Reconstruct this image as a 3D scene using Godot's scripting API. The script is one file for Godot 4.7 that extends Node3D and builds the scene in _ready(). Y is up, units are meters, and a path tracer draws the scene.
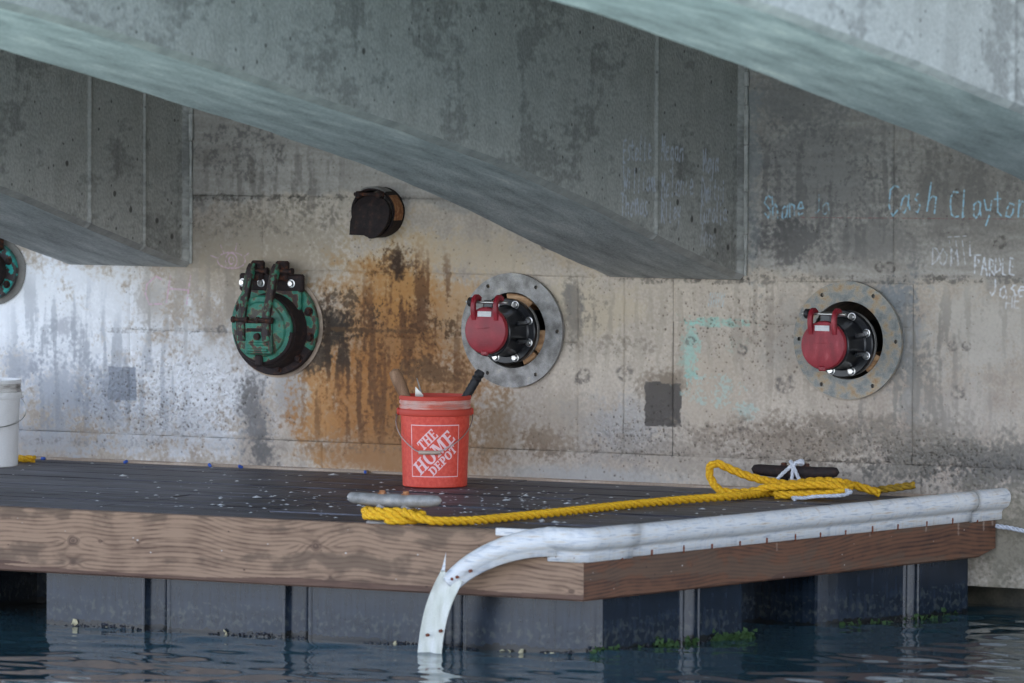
extends Node3D
# A floating timber dock moored under a concrete pier. Wall plane z = 0 (normal +z), x to the right along the wall, water level y = 0, metres.

const DECK := 0.449          # dock surface above the water
const FRONT := 2.387         # z of the dock's front face
const WALL_X0 := -3.2
const WALL_TOP := 3.2
const SLAB := 4.4            # underside of the pier's slab
const PPM := 320.0           # wall texture, pixels per metre

var M := {}
var rng := RandomNumberGenerator.new()

# [kind, x, y, rx, ry, r, g, b, alpha, raggedness, threshold]: stains, patches and marks on the wall, in metres and sRGB
const STAINS := [
	[0,-2.213,1.01,0.749,0.475,224,225,226,0.95,0.9,0.5],  # lime white at the left end, with the brighter light there painted in
	[0,-1.556,0.791,0.609,0.351,214,213,212,0.9,1.1,0.5],
	[0,-2.419,1.136,0.375,0.289,236,237,238,0.95,0.8,0.5],
	[0,-1.959,1.146,0.328,0.207,226,226,226,0.85,1.0,0.5],
	[1,-1.757,0.721,0.656,0.289,240,240,240,0.8,0.6,0.46],
	[1,-2.213,0.967,0.422,0.372,244,244,244,0.8,0.6,0.46],
	[0,-2.213,0.729,0.211,0.207,164,166,170,0.75,1.4,0.5],
	[0,-2.009,0.714,0.187,0.165,168,170,174,0.7,1.4,0.5],
	[0,-2.316,0.53,0.375,0.091,172,172,174,0.7,1.2,0.5],
	[0,-1.757,1.15,0.094,0.107,168,160,150,0.7,1.3,0.5],
	[0,-2.419,0.866,0.112,0.099,150,152,158,0.6,1.5,0.5],
	[0,-2.203,1.032,0.056,0.066,160,160,164,0.6,1.5,0.5],
	[1,-1.958,0.586,0.703,0.107,128,122,118,0.75,0.8,0.56],
	[1,-1.606,0.64,0.328,0.083,105,98,92,0.8,0.8,0.58],
	[0,-1.234,0.652,0.103,0.207,112,108,104,0.85,1.3,0.5],
	[0,-1.199,0.505,0.084,0.107,104,100,96,0.8,1.3,0.5],
	[0,-1.062,0.764,0.122,0.124,150,146,142,0.6,1.3,0.5],
	[1,-1.308,0.969,0.422,0.248,120,112,104,0.5,0.8,0.6],
	[2,-1.898,0.79,0.075,0.074,140,144,150,0.95,0.2,0.5],
	[0,-1.211,1.417,0.609,0.174,150,138,120,0.6,1.2,0.5],
	[1,-1.26,1.522,0.703,0.124,96,90,82,0.7,0.8,0.52],
	[1,-1.31,1.797,0.328,0.165,70,68,66,0.7,0.8,0.5],
	[0,-1.161,1.312,0.609,0.124,164,150,130,0.7,1.0,0.5],
	[0,-0.531,1.219,0.398,0.31,196,166,124,0.75,0.8,0.5],
	[0,-0.554,0.988,0.515,0.413,158,112,68,0.92,0.6,0.5],
	[0,-0.577,0.673,0.562,0.289,152,108,68,0.88,0.6,0.5],
	[0,-0.198,1.102,0.187,0.207,190,160,124,0.6,0.8,0.5],
	[0,-0.602,0.756,0.445,0.289,160,106,56,0.8,0.9,0.5],
	[0,-0.77,0.751,0.258,0.248,172,122,74,0.75,0.9,0.5],
	[0,-0.339,0.723,0.328,0.248,148,110,74,0.8,0.9,0.5],
	[0,-0.531,1.219,0.197,0.19,176,126,70,0.7,0.9,0.5],
	[0,-0.529,0.528,0.562,0.107,160,120,82,0.9,0.5,0.5],
	[0,-0.916,0.789,0.103,0.331,188,140,88,0.6,0.9,0.5],
	[1,-0.578,0.883,0.515,0.372,116,74,40,0.75,0.7,0.52],
	[1,-0.531,1.052,0.375,0.165,92,66,44,0.8,0.7,0.54],
	[1,-0.556,1.336,0.211,0.091,66,46,32,0.95,0.5,0.5],
	[0,-0.541,1.336,0.042,0.083,58,42,30,0.9,1.0,0.5],
	[1,-0.795,1.108,0.225,0.149,52,46,40,0.95,0.6,0.46],
	[0,-0.858,1.065,0.094,0.107,58,52,46,0.85,1.3,0.5],
	[0,-0.936,0.949,0.075,0.083,70,64,58,0.8,1.4,0.5],
	[1,-0.34,1.065,0.187,0.058,74,56,40,0.9,0.6,0.46],
	[0,-0.387,0.88,0.159,0.074,98,74,52,0.75,1.4,0.5],
	[1,-0.529,0.696,0.328,0.165,104,72,44,0.7,0.7,0.54],
	[1,-0.149,0.604,0.328,0.165,112,90,66,0.6,0.8,0.53],
	[0,-0.055,0.649,0.187,0.165,140,122,100,0.6,1.2,0.5],
	[0,-0.82,1.049,0.515,0.012,96,72,48,0.8,0.9,0.5],
	[0,0.362,1.156,0.328,0.165,192,176,150,0.7,0.9,0.5],
	[0,-0.152,1.372,0.375,0.107,190,172,146,0.7,0.9,0.5],
	[0,0.361,1.402,0.281,0.107,186,166,140,0.6,1.0,0.5],
	[0,0.284,1.154,0.047,0.165,120,116,110,0.8,1.2,0.5],
	[1,0.362,1.197,0.141,0.165,100,94,86,0.7,0.7,0.54],
	[1,0.501,1.016,0.281,0.058,118,108,96,0.8,0.7,0.5],
	[0,0.526,0.668,0.328,0.165,168,166,164,0.6,1.2,0.5],
	[1,0.686,0.632,0.375,0.124,104,100,96,0.7,0.8,0.55],
	[0,0.156,0.614,0.141,0.083,120,98,76,0.7,1.4,0.5],
	[1,0.226,0.596,0.281,0.103,92,78,64,0.7,0.8,0.54],
	[0,0.412,0.479,0.515,0.05,172,170,166,0.7,0.8,0.5],
	[0,0.867,0.822,0.281,0.289,182,166,146,0.5,1.0,0.5],
	[0,0.699,0.857,0.131,0.083,120,106,90,0.7,1.0,0.5],
	[2,0.699,0.78,0.084,0.091,92,86,80,0.97,0.25,0.5],
	[1,0.82,1.004,0.066,0.165,148,208,196,0.9,0.4,0.44],
	[1,0.964,1.121,0.206,0.025,148,210,196,1.0,0.4,0.41],
	[1,0.921,0.844,0.206,0.091,164,210,206,0.7,0.4,0.5],
	[1,1.07,0.759,0.103,0.05,162,206,204,0.7,0.4,0.48],
	[1,1.023,1.029,0.094,0.05,170,200,185,0.5,0.4,0.53],
	[1,1.135,1.133,0.281,0.165,120,104,88,0.6,0.8,0.56],
	[0,1.775,1.108,0.103,0.248,132,134,134,0.8,1.3,0.5],
	[0,1.73,1.227,0.122,0.099,128,132,134,0.8,1.3,0.5],
	[1,1.753,1.028,0.281,0.289,96,94,90,0.7,0.7,0.54],
	[0,1.807,0.83,0.066,0.248,126,124,118,0.7,1.4,0.5],
	[0,2.077,1.116,0.328,0.207,190,184,174,0.6,1.1,0.5],
	[0,2.015,0.796,0.328,0.165,184,176,166,0.5,1.1,0.5],
	[0,1.269,1.096,0.141,0.207,164,156,146,0.5,1.3,0.5],
	[0,1.995,0.617,0.375,0.074,112,108,100,0.85,1.2,0.5],
	[0,2.189,0.564,0.281,0.14,108,104,98,0.9,1.2,0.5],
	[0,1.757,0.568,0.187,0.107,122,116,106,0.8,1.3,0.5],
	[1,1.887,0.585,0.562,0.132,76,74,70,0.75,0.8,0.5],
	[0,1.272,0.652,0.515,0.099,140,126,110,0.75,1.2,0.5],
	[1,1.316,0.633,0.609,0.116,100,88,76,0.8,0.8,0.53],
	[0,1.537,0.709,0.375,0.066,132,120,106,0.6,1.4,0.5],
	[0,2.256,0.289,0.375,0.289,134,126,108,0.85,0.7,0.5],
	[1,2.235,0.268,0.422,0.248,104,98,84,0.7,0.8,0.5],
	[1,2.014,0.916,0.375,0.248,150,140,128,0.5,0.8,0.56],
	[1,0.591,1.288,0.159,0.025,78,74,68,0.8,0.6,0.48],
	[1,0.773,1.292,0.159,0.025,78,74,68,0.8,0.6,0.48],
	[1,0.954,1.295,0.159,0.025,78,74,68,0.8,0.6,0.48],
	[1,1.133,1.299,0.159,0.025,78,74,68,0.8,0.6,0.48],
	[1,1.312,1.302,0.159,0.025,78,74,68,0.8,0.6,0.48],
	[1,1.488,1.306,0.159,0.025,78,74,68,0.8,0.6,0.48],
	[1,1.664,1.31,0.159,0.025,78,74,68,0.8,0.6,0.48],
	[1,1.838,1.313,0.159,0.025,78,74,68,0.8,0.6,0.48],
	[1,2.011,1.317,0.159,0.025,78,74,68,0.8,0.6,0.48],
	[1,2.183,1.32,0.159,0.025,78,74,68,0.8,0.6,0.48],
	[1,-1.558,1.594,0.159,0.021,74,70,64,0.8,0.6,0.48],
	[1,-1.359,1.597,0.159,0.021,74,70,64,0.8,0.6,0.48],
	[1,-1.162,1.599,0.159,0.021,74,70,64,0.8,0.6,0.48],
	[1,-0.967,1.602,0.159,0.021,74,70,64,0.8,0.6,0.48],
	[1,-0.773,1.605,0.159,0.021,74,70,64,0.8,0.6,0.48],
	[1,-0.58,1.607,0.159,0.021,74,70,64,0.8,0.6,0.48],
	[1,-1.908,1.018,0.122,0.017,98,92,86,0.7,0.6,0.5],
	[1,-1.757,1.022,0.122,0.017,98,92,86,0.7,0.6,0.5],
	[1,-1.607,1.025,0.122,0.017,98,92,86,0.7,0.6,0.5],
	[1,-1.457,1.029,0.122,0.017,98,92,86,0.7,0.6,0.5],
	[1,-2.419,0.525,0.187,0.029,112,104,94,0.6,0.8,0.52],
	[1,-2.162,0.529,0.187,0.029,112,104,94,0.6,0.8,0.52],
	[1,-1.908,0.533,0.187,0.029,112,104,94,0.6,0.8,0.52],
	[1,-1.656,0.537,0.187,0.029,112,104,94,0.6,0.8,0.52],
	[1,-1.407,0.541,0.187,0.029,112,104,94,0.6,0.8,0.52],
	[1,-1.16,0.544,0.187,0.029,112,104,94,0.6,0.8,0.52],
	[1,-0.915,0.548,0.187,0.029,112,104,94,0.6,0.8,0.52],
	[1,-0.673,0.552,0.187,0.029,112,104,94,0.6,0.8,0.52],
	[1,-0.433,0.556,0.187,0.029,112,104,94,0.6,0.8,0.52],
	[1,-0.196,0.559,0.187,0.029,112,104,94,0.6,0.8,0.52],
	[1,0.04,0.563,0.187,0.029,112,104,94,0.6,0.8,0.52],
	[1,0.273,0.566,0.187,0.029,112,104,94,0.6,0.8,0.52],
	[1,0.503,0.57,0.187,0.029,112,104,94,0.6,0.8,0.52],
	[1,0.732,0.573,0.187,0.029,112,104,94,0.6,0.8,0.52],
	[1,0.959,0.577,0.187,0.029,112,104,94,0.6,0.8,0.52],
	[1,1.183,0.58,0.187,0.029,112,104,94,0.6,0.8,0.52],
	[1,1.405,0.584,0.187,0.029,112,104,94,0.6,0.8,0.52],
	[1,1.626,0.587,0.187,0.029,112,104,94,0.6,0.8,0.52],
	[1,1.844,0.59,0.187,0.029,112,104,94,0.6,0.8,0.52],
	[1,2.06,0.594,0.187,0.029,112,104,94,0.6,0.8,0.52],
	[0,1.397,1.742,0.422,0.331,130,127,122,0.6,1.0,0.5],
	[1,1.309,1.701,0.515,0.372,92,90,88,0.65,0.8,0.54],
	[0,1.266,1.459,0.187,0.124,90,88,86,0.6,1.4,0.5],
	[0,1.619,1.465,0.328,0.124,132,128,122,0.7,1.1,0.5],
	[0,2.008,1.63,0.328,0.248,134,128,120,0.7,1.0,0.5],
	[1,2.008,1.67,0.422,0.289,96,92,88,0.5,0.8,0.57],
	[0,1.306,2.022,0.281,0.165,124,122,118,0.5,1.0,0.5],
	[0,1.095,1.739,0.042,0.455,146,150,148,0.5,1.6,0.5],
	[3,0.331,0.884,0.047,0.041,96,90,84,0.8,0.5,0.5],
	[3,0.525,0.901,0.042,0.037,96,90,84,0.8,0.5,0.5],
	[3,1.248,0.881,0.047,0.041,96,90,84,0.8,0.5,0.5],
	[3,1.057,0.701,0.028,0.025,96,90,84,0.8,0.5,0.5],
	[3,2.006,0.868,0.033,0.029,96,90,84,0.8,0.5,0.5],
	[3,1.986,0.672,0.033,0.029,96,90,84,0.8,0.5,0.5],
	[3,0.82,1.04,0.023,0.021,96,90,84,0.8,0.5,0.5],
	[3,1.055,1.01,0.028,0.025,96,90,84,0.8,0.5,0.5],
	[3,1.979,1.05,0.023,0.021,96,90,84,0.8,0.5,0.5],
	[3,2.039,1.051,0.023,0.021,96,90,84,0.8,0.5,0.5],
	[3,2.159,1.592,0.023,0.021,96,90,84,0.8,0.5,0.5],
	[3,1.995,1.657,0.023,0.021,96,90,84,0.8,0.5,0.5],
	[3,1.659,1.357,0.023,0.021,96,90,84,0.8,0.5,0.5],
	[3,1.703,1.358,0.028,0.025,96,90,84,0.8,0.5,0.5],
	[3,-1.261,1.679,0.028,0.025,96,90,84,0.8,0.5,0.5],
	[3,-1.398,1.03,0.028,0.025,96,90,84,0.8,0.5,0.5],
	[3,0.152,1.419,0.023,0.021,96,90,84,0.8,0.5,0.5],
	[3,2.181,1.466,0.033,0.029,96,90,84,0.8,0.5,0.5],
	[4,-0.554,0.926,0.422,0.413,92,62,40,0.8,0.5,0.5],
	[4,-0.436,1.221,0.187,0.207,88,60,40,0.7,0.5,0.52],
	[4,-0.819,0.834,0.234,0.331,104,74,50,0.6,0.5,0.52],
	[4,-0.868,1.001,0.169,0.165,50,44,38,0.85,0.5,0.46],
	[4,-2.009,0.8,0.515,0.331,146,148,152,0.7,0.5,0.5],
	[4,-2.213,1.054,0.281,0.207,170,172,176,0.7,0.5,0.5],
	[4,-1.607,1.154,0.281,0.248,160,152,142,0.6,0.5,0.5],
	[4,-1.26,1.204,0.281,0.165,138,128,114,0.6,0.5,0.48],
	[4,0.223,1.194,0.281,0.248,150,138,122,0.6,0.5,0.5],
	[4,0.638,1.08,0.422,0.248,158,146,130,0.55,0.5,0.5],
	[4,1.224,1.055,0.281,0.372,148,136,122,0.6,0.5,0.5],
	[4,1.754,0.908,0.281,0.372,118,114,106,0.7,0.5,0.48],
	[4,2.014,0.995,0.328,0.372,146,138,128,0.6,0.5,0.5],
	[4,1.398,1.622,0.422,0.289,106,103,99,0.55,0.5,0.5],
	[4,1.964,1.828,0.375,0.289,112,108,102,0.5,0.5,0.5],
	[4,-1.162,1.671,0.422,0.165,104,98,90,0.6,0.5,0.5],
	[0,0.868,0.577,0.562,0.107,150,138,124,0.5,1.2,0.5],
	[0,1.887,0.673,0.515,0.091,138,130,118,0.55,1.3,0.5],
	[0,0.225,0.699,0.187,0.165,164,150,132,0.5,1.3,0.5],
	[0,-1.756,0.592,0.468,0.099,176,174,172,0.5,1.3,0.5]
]

const GLYPH := {
	"S": "6,8 4,10 2,9 1,7 3,5 5,4 6,2 4,0 1,1", "h": "1,10 1,0|1,4 3,6 5,5 5,0", "a": "5,5 3,6 1,4 1,1 3,0 5,2 5,6|5,2 6,0",
	"n": "1,6 1,0|1,4 3,6 5,5 5,0", "e": "1,3 5,4 4,6 2,6 1,3 2,0 5,1", "J": "5,10 5,2 3,0 1,2", "C": "6,9 4,10 2,8 1,4 2,1 4,0 6,1",
	"s": "5,6 3,6 2,4 4,3 5,1 3,0 1,0", "l": "2,10 2,0 3,0", "y": "1,6 2,2 4,2|5,6 4,0 2,-4", "t": "2,9 2,1 4,0|0,6 4,6",
	"o": "3,6 1,4 1,1 3,0 5,2 5,5 3,6", "M": "1,0 1,10 3,4 5,10 6,0", "g": "5,5 3,6 1,4 2,1 5,2|5,6 5,-2 3,-4 1,-3",
	"i": "2,6 2,0|2,8 2,9", "W": "0,10 2,0 3,6 5,0 7,10", "D": "1,0 1,10 4,9 6,6 5,2 1,0", "m": "1,6 1,0|1,4 3,6 3,0|3,4 5,6 6,0",
	"r": "1,6 1,0|1,4 3,6 5,5", "T": "3,10 3,0|0,10 7,9", "R": "1,0 1,10 5,9 5,6 1,5 6,0", "A": "0,0 3,10 6,0|1,4 5,4",
	"E": "5,10 1,10 1,0 5,0|1,5 4,5", "P": "1,0 1,10 5,8 4,5 1,5", "L": "1,10 1,0 5,0", "O": "3,10 1,6 1,2 3,0 5,2 6,6 3,10",
	"H": "1,10 1,0|6,10 6,0|1,5 6,5",
}


# ---------------------------------------------------------------- painting
class Paint:
	var w: int
	var h: int
	var r := PackedFloat32Array()
	var g := PackedFloat32Array()
	var b := PackedFloat32Array()
	func _init(ww: int, hh: int) -> void:
		w = ww; h = hh
		r.resize(w * h); g.resize(w * h); b.resize(w * h)
	func copy() -> Paint:
		var p := Paint.new(w, h)
		p.r = r.duplicate(); p.g = g.duplicate(); p.b = b.duplicate()
		return p
	func mix(i: int, cr: float, cg: float, cb: float, a: float) -> void:
		r[i] += (cr - r[i]) * a; g[i] += (cg - g[i]) * a; b[i] += (cb - b[i]) * a
	func dot(x: float, y: float, rad: float, cr: float, cg: float, cb: float, a: float) -> void:
		for yy in range(maxi(0, int(y - rad)), mini(h, int(y + rad) + 2)):
			for xx in range(maxi(0, int(x - rad)), mini(w, int(x + rad) + 2)):
				var d := Vector2(xx - x, yy - y).length()
				if d < rad + 0.5:
					mix(yy * w + xx, cr, cg, cb, a * clampf(rad + 0.5 - d, 0.0, 1.0))
	func image() -> Image:
		var by := PackedByteArray()
		by.resize(w * h * 3)
		for i in w * h:
			by[3 * i] = clampi(int(r[i]), 0, 255)
			by[3 * i + 1] = clampi(int(g[i]), 0, 255)
			by[3 * i + 2] = clampi(int(b[i]), 0, 255)
		return Image.create_from_data(w, h, false, Image.FORMAT_RGB8, by)
	func tex() -> ImageTexture:
		var im := image()
		im.generate_mipmaps()
		return ImageTexture.create_from_image(im)


func noise(sd: int, freq: float, oct: int, w: int, h: int, sx := 1, sy := 1, seamless := false) -> PackedByteArray:
	var n := FastNoiseLite.new()
	n.seed = sd
	n.frequency = freq
	n.noise_type = FastNoiseLite.TYPE_SIMPLEX_SMOOTH
	n.fractal_type = FastNoiseLite.FRACTAL_FBM
	n.fractal_octaves = oct
	var im: Image
	if seamless:
		im = n.get_seamless_image(w / sx, h / sy)
	else:
		im = n.get_image(w / sx, h / sy)
	im.convert(Image.FORMAT_L8)
	if sx > 1 or sy > 1:
		im.resize(w, h, Image.INTERPOLATE_CUBIC)
	return im.get_data()


func grey_tex(data: PackedByteArray, w: int, h: int) -> ImageTexture:
	return ImageTexture.create_from_image(Image.create_from_data(w, h, false, Image.FORMAT_L8, data))


# several noises through a colour ramp: stops = [[position, r, g, b] ...]
func ramp_tex(sd: int, freq: float, oct: int, w: int, h: int, stops: Array, sx := 1, sy := 1, grain := 10.0) -> ImageTexture:
	var n1 := noise(sd, freq, oct, w, h, sx, sy, true)
	var n2 := noise(sd + 7, 0.22, 2, w, h, 1, 1, true)
	var lr := PackedFloat32Array(); var lg := PackedFloat32Array(); var lb := PackedFloat32Array()
	for k in 256:
		var t := k / 255.0
		var a: Array = stops[0]
		var b: Array = stops[stops.size() - 1]
		for s in stops.size() - 1:
			if t >= stops[s][0] and t <= stops[s + 1][0]:
				a = stops[s]; b = stops[s + 1]
				break
		var f := clampf((t - a[0]) / maxf(1e-4, b[0] - a[0]), 0.0, 1.0)
		lr.append(lerpf(a[1], b[1], f)); lg.append(lerpf(a[2], b[2], f)); lb.append(lerpf(a[3], b[3], f))
	var by := PackedByteArray()
	by.resize(w * h * 3)
	for i in w * h:
		var k: int = n1[i]
		var q := (n2[i] - 128.0) / 128.0 * grain
		by[3 * i] = clampi(int(lr[k] + q), 0, 255)
		by[3 * i + 1] = clampi(int(lg[k] + q), 0, 255)
		by[3 * i + 2] = clampi(int(lb[k] + q), 0, 255)
	return ImageTexture.create_from_image(Image.create_from_data(w, h, false, Image.FORMAT_RGB8, by))


func chalk(p: Paint, n: PackedByteArray, text: String, x: float, y: float, size: float, wide: float, slope: float, col: Color, a: float, mirror := 1.0, rad := 1.0) -> void:
	# x, y: baseline start in texture pixels; size: cap height; mirror -1 writes towards smaller texture x
	var cx := x
	for ch in text:
		if not GLYPH.has(ch):
			cx += mirror * size * 0.5 * wide
			continue
		var lift := rng.randf_range(-0.8, 0.8)
		var lean := rng.randf_range(-0.04, 0.14)
		for stroke in GLYPH[ch].split("|"):
			var last := Vector2.INF
			for pt in stroke.split(" "):
				var q: PackedStringArray = pt.split(",")
				var jx := rng.randf_range(-0.5, 0.5) + float(q[1]) * lean
				var jy := rng.randf_range(-0.6, 0.6) + lift
				var lx := (float(q[0]) + jx) / 10.0 * size * wide
				var v := Vector2(cx + mirror * lx, y - (float(q[1]) + jy) / 10.0 * size - absf(cx + mirror * lx - x) * slope)
				if last != Vector2.INF:
					chalk_line(p, n, last, v, col, a, rad)
				last = v
		cx += mirror * size * rng.randf_range(0.62, 0.78) * wide


func chalk_line(p: Paint, n: PackedByteArray, a: Vector2, b: Vector2, col: Color, al: float, rad := 0.9) -> void:
	var steps := int(a.distance_to(b) / 0.7) + 1
	for s in steps + 1:
		var v := a.lerp(b, s / float(steps))
		var i := clampi(int(v.y), 0, p.h - 1) * p.w + clampi(int(v.x), 0, p.w - 1)
		var k := clampf((n[i] - 70.0) / 110.0, 0.0, 1.0)
		p.dot(v.x, v.y, rad, col.r8, col.g8, col.b8, al * k)


# ---------------------------------------------------------------- materials
func std(col: Color, rough: float, metal := 0.0) -> StandardMaterial3D:
	var m := StandardMaterial3D.new()
	m.albedo_color = col
	m.roughness = rough
	m.metallic = metal
	return m


func textured(t: Texture2D, rough: float, metal := 0.0) -> StandardMaterial3D:
	var m := std(Color.WHITE, rough, metal)
	m.albedo_texture = t
	return m


func tri(t: Texture2D, rough: float, metal: float, scale: Vector3, world := false) -> StandardMaterial3D:
	var m := textured(t, rough, metal)
	m.uv1_triplanar = true
	m.uv1_world_triplanar = world
	m.uv1_scale = scale
	return m


func relief(m: StandardMaterial3D, t: Texture2D, cm: float) -> StandardMaterial3D:
	m.heightmap_enabled = true
	m.heightmap_texture = t
	m.heightmap_scale = cm
	return m


func lin(r: float, g: float, b: float) -> Color:
	return Color(r, g, b).linear_to_srgb()


# ---------------------------------------------------------------- shapes
func begin() -> SurfaceTool:
	var st := SurfaceTool.new()
	st.begin(Mesh.PRIMITIVE_TRIANGLES)
	return st


# corners counter-clockwise as seen from outside
func quad(st: SurfaceTool, a: Vector3, b: Vector3, c: Vector3, d: Vector3, ua := Vector2.ZERO, ub := Vector2.ZERO, uc := Vector2.ZERO, ud := Vector2.ZERO) -> void:
	if a.distance_squared_to(b) > 1e-12 and b.distance_squared_to(c) > 1e-12:
		st.set_uv(ua); st.add_vertex(a)
		st.set_uv(uc); st.add_vertex(c)
		st.set_uv(ub); st.add_vertex(b)
	if a.distance_squared_to(d) > 1e-12 and d.distance_squared_to(c) > 1e-12:
		st.set_uv(ua); st.add_vertex(a)
		st.set_uv(ud); st.add_vertex(d)
		st.set_uv(uc); st.add_vertex(c)


func tri3(st: SurfaceTool, a: Vector3, b: Vector3, c: Vector3) -> void:
	st.set_uv(Vector2.ZERO); st.add_vertex(a); st.add_vertex(c); st.add_vertex(b)


func box(st: SurfaceTool, size: Vector3, bevel: float, xf := Transform3D.IDENTITY) -> void:
	st.set_smooth_group(-1)
	var h := size / 2.0
	var bv := minf(bevel, minf(h.x, minf(h.y, h.z)) * 0.9)
	var v := func(s: Vector3, axis: int) -> Vector3:
		var p := Vector3(s.x * h.x, s.y * h.y, s.z * h.z)
		for k in 3:
			if k != axis:
				p[k] -= s[k] * bv
		return xf * p
	for a in 3:
		var b := (a + 1) % 3
		var c := (a + 2) % 3
		for s in [-1.0, 1.0]:
			var ps := []
			for q in [[-1.0, -1.0], [1.0, -1.0], [1.0, 1.0], [-1.0, 1.0]]:
				var sg := Vector3.ZERO
				sg[a] = s; sg[b] = q[0]; sg[c] = q[1]
				ps.append(v.call(sg, a))
			if s > 0: quad(st, ps[0], ps[1], ps[2], ps[3])
			else: quad(st, ps[3], ps[2], ps[1], ps[0])
			for s2 in [-1.0, 1.0]:
				var lo := Vector3.ZERO
				lo[a] = s; lo[b] = s2; lo[c] = -1.0
				var hi := lo
				hi[c] = 1.0
				if s * s2 > 0: quad(st, v.call(lo, a), v.call(lo, b), v.call(hi, b), v.call(hi, a))
				else: quad(st, v.call(hi, a), v.call(hi, b), v.call(lo, b), v.call(lo, a))
	for sx in [-1.0, 1.0]:
		for sy in [-1.0, 1.0]:
			for sz in [-1.0, 1.0]:
				var s := Vector3(sx, sy, sz)
				if sx * sy * sz > 0: tri3(st, v.call(s, 0), v.call(s, 1), v.call(s, 2))
				else: tri3(st, v.call(s, 2), v.call(s, 1), v.call(s, 0))


# revolve (r, h) about local z; profile runs bottom centre -> outside -> top centre
func lathe(st: SurfaceTool, prof: Array, seg: int, xf := Transform3D.IDENTITY, a0 := 0.0, a1 := TAU, wobble := 0.0) -> void:
	var grp := 1
	var total := 0.0
	for i in prof.size() - 1:
		total += (prof[i + 1] - prof[i]).length()
	var run := 0.0
	for i in prof.size() - 1:
		var p: Vector2 = prof[i]
		var q: Vector2 = prof[i + 1]
		if i > 0:
			var o: Vector2 = prof[i - 1]
			if absf((p - o).angle_to(q - p)) > 0.6:
				grp += 1
		st.set_smooth_group(grp)
		var l := (q - p).length()
		for j in seg:
			var t0 := lerpf(a0, a1, j / float(seg))
			var t1 := lerpf(a0, a1, (j + 1) / float(seg))
			var k0 := 1.0 + wobble * sin(3.0 * t0 + 1.3) + wobble * 0.6 * sin(7.0 * t0)
			var k1 := 1.0 + wobble * sin(3.0 * t1 + 1.3) + wobble * 0.6 * sin(7.0 * t1)
			var u0 := j / float(seg)
			var u1 := (j + 1) / float(seg)
			quad(st, xf * Vector3(p.x * k0 * cos(t0), p.x * k0 * sin(t0), p.y), xf * Vector3(p.x * k1 * cos(t1), p.x * k1 * sin(t1), p.y),
				xf * Vector3(q.x * k1 * cos(t1), q.x * k1 * sin(t1), q.y), xf * Vector3(q.x * k0 * cos(t0), q.x * k0 * sin(t0), q.y),
				Vector2(u0, 1.0 - run / total), Vector2(u1, 1.0 - run / total), Vector2(u1, 1.0 - (run + l) / total), Vector2(u0, 1.0 - (run + l) / total))
		run += l


func smooth_path(pts: Array, step: float) -> PackedVector3Array:
	var c := Curve3D.new()
	for i in pts.size():
		var a: Vector3 = pts[maxi(i - 1, 0)]
		var b: Vector3 = pts[mini(i + 1, pts.size() - 1)]
		var t := (b - a) / 6.0
		c.add_point(pts[i], -t, t)
	var out := PackedVector3Array()
	var n := maxi(2, int(c.get_baked_length() / step))
	for i in n + 1:
		out.append(c.sample_baked(c.get_baked_length() * i / n, true))
	return out


func tube(st: SurfaceTool, path: PackedVector3Array, rad: float, seg: int, taper := 1.0) -> void:
	st.set_smooth_group(1)
	var t0 := (path[1] - path[0]).normalized()
	var n := t0.cross(Vector3.UP if absf(t0.y) < 0.9 else Vector3.RIGHT).normalized()
	var prev := []
	for i in path.size():
		var t := (path[mini(i + 1, path.size() - 1)] - path[maxi(i - 1, 0)]).normalized()
		n = (n - t * n.dot(t)).normalized()
		var b := t.cross(n)
		var ring := []
		var r := rad * lerpf(1.0, taper, i / float(path.size() - 1))
		for k in seg:
			var a := TAU * k / seg
			ring.append(path[i] + (n * cos(a) + b * sin(a)) * r)
		if i > 0:
			for k in seg:
				var k2 := (k + 1) % seg
				quad(st, prev[k], prev[k2], ring[k2], ring[k])
		prev = ring
		if i == 0 or i == path.size() - 1:
			for k in seg:
				if i == 0: tri3(st, path[0], ring[(k + 1) % seg], ring[k])
				else: tri3(st, path[i], ring[k], ring[(k + 1) % seg])


# three laid strands; fuzz adds loose fibres
func rope(st: SurfaceTool, pts: Array, rad: float, fuzz := 0) -> void:
	var path := smooth_path(pts, rad * 0.7)
	var t0 := (path[1] - path[0]).normalized()
	var n := t0.cross(Vector3.UP if absf(t0.y) < 0.9 else Vector3.RIGHT).normalized()
	var strands := [PackedVector3Array(), PackedVector3Array(), PackedVector3Array()]
	var s := 0.0
	for i in path.size():
		var t := (path[mini(i + 1, path.size() - 1)] - path[maxi(i - 1, 0)]).normalized()
		n = (n - t * n.dot(t)).normalized()
		var b := t.cross(n)
		if i > 0: s += path[i].distance_to(path[i - 1])
		for k in 3:
			var a := s / (rad * 7.0) * TAU + TAU * k / 3.0
			strands[k].append(path[i] + (n * cos(a) + b * sin(a)) * rad * 0.52)
		for f in fuzz:
			var d := (n * rng.randf_range(-1, 1) + b * rng.randf_range(-1, 1) + t * rng.randf_range(-0.6, 0.6)).normalized()
			var root := path[i] + d * rad * 0.8
			var tip := root + d * rad * rng.randf_range(0.3, 0.9) + t * rad * rng.randf_range(-0.6, 0.6)
			var sd := d.cross(t).normalized() * rad * 0.05
			st.set_smooth_group(-1)
			tri3(st, root - sd, root + sd, tip)
	for k in 3:
		tube(st, strands[k], rad * 0.56, 7)


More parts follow.
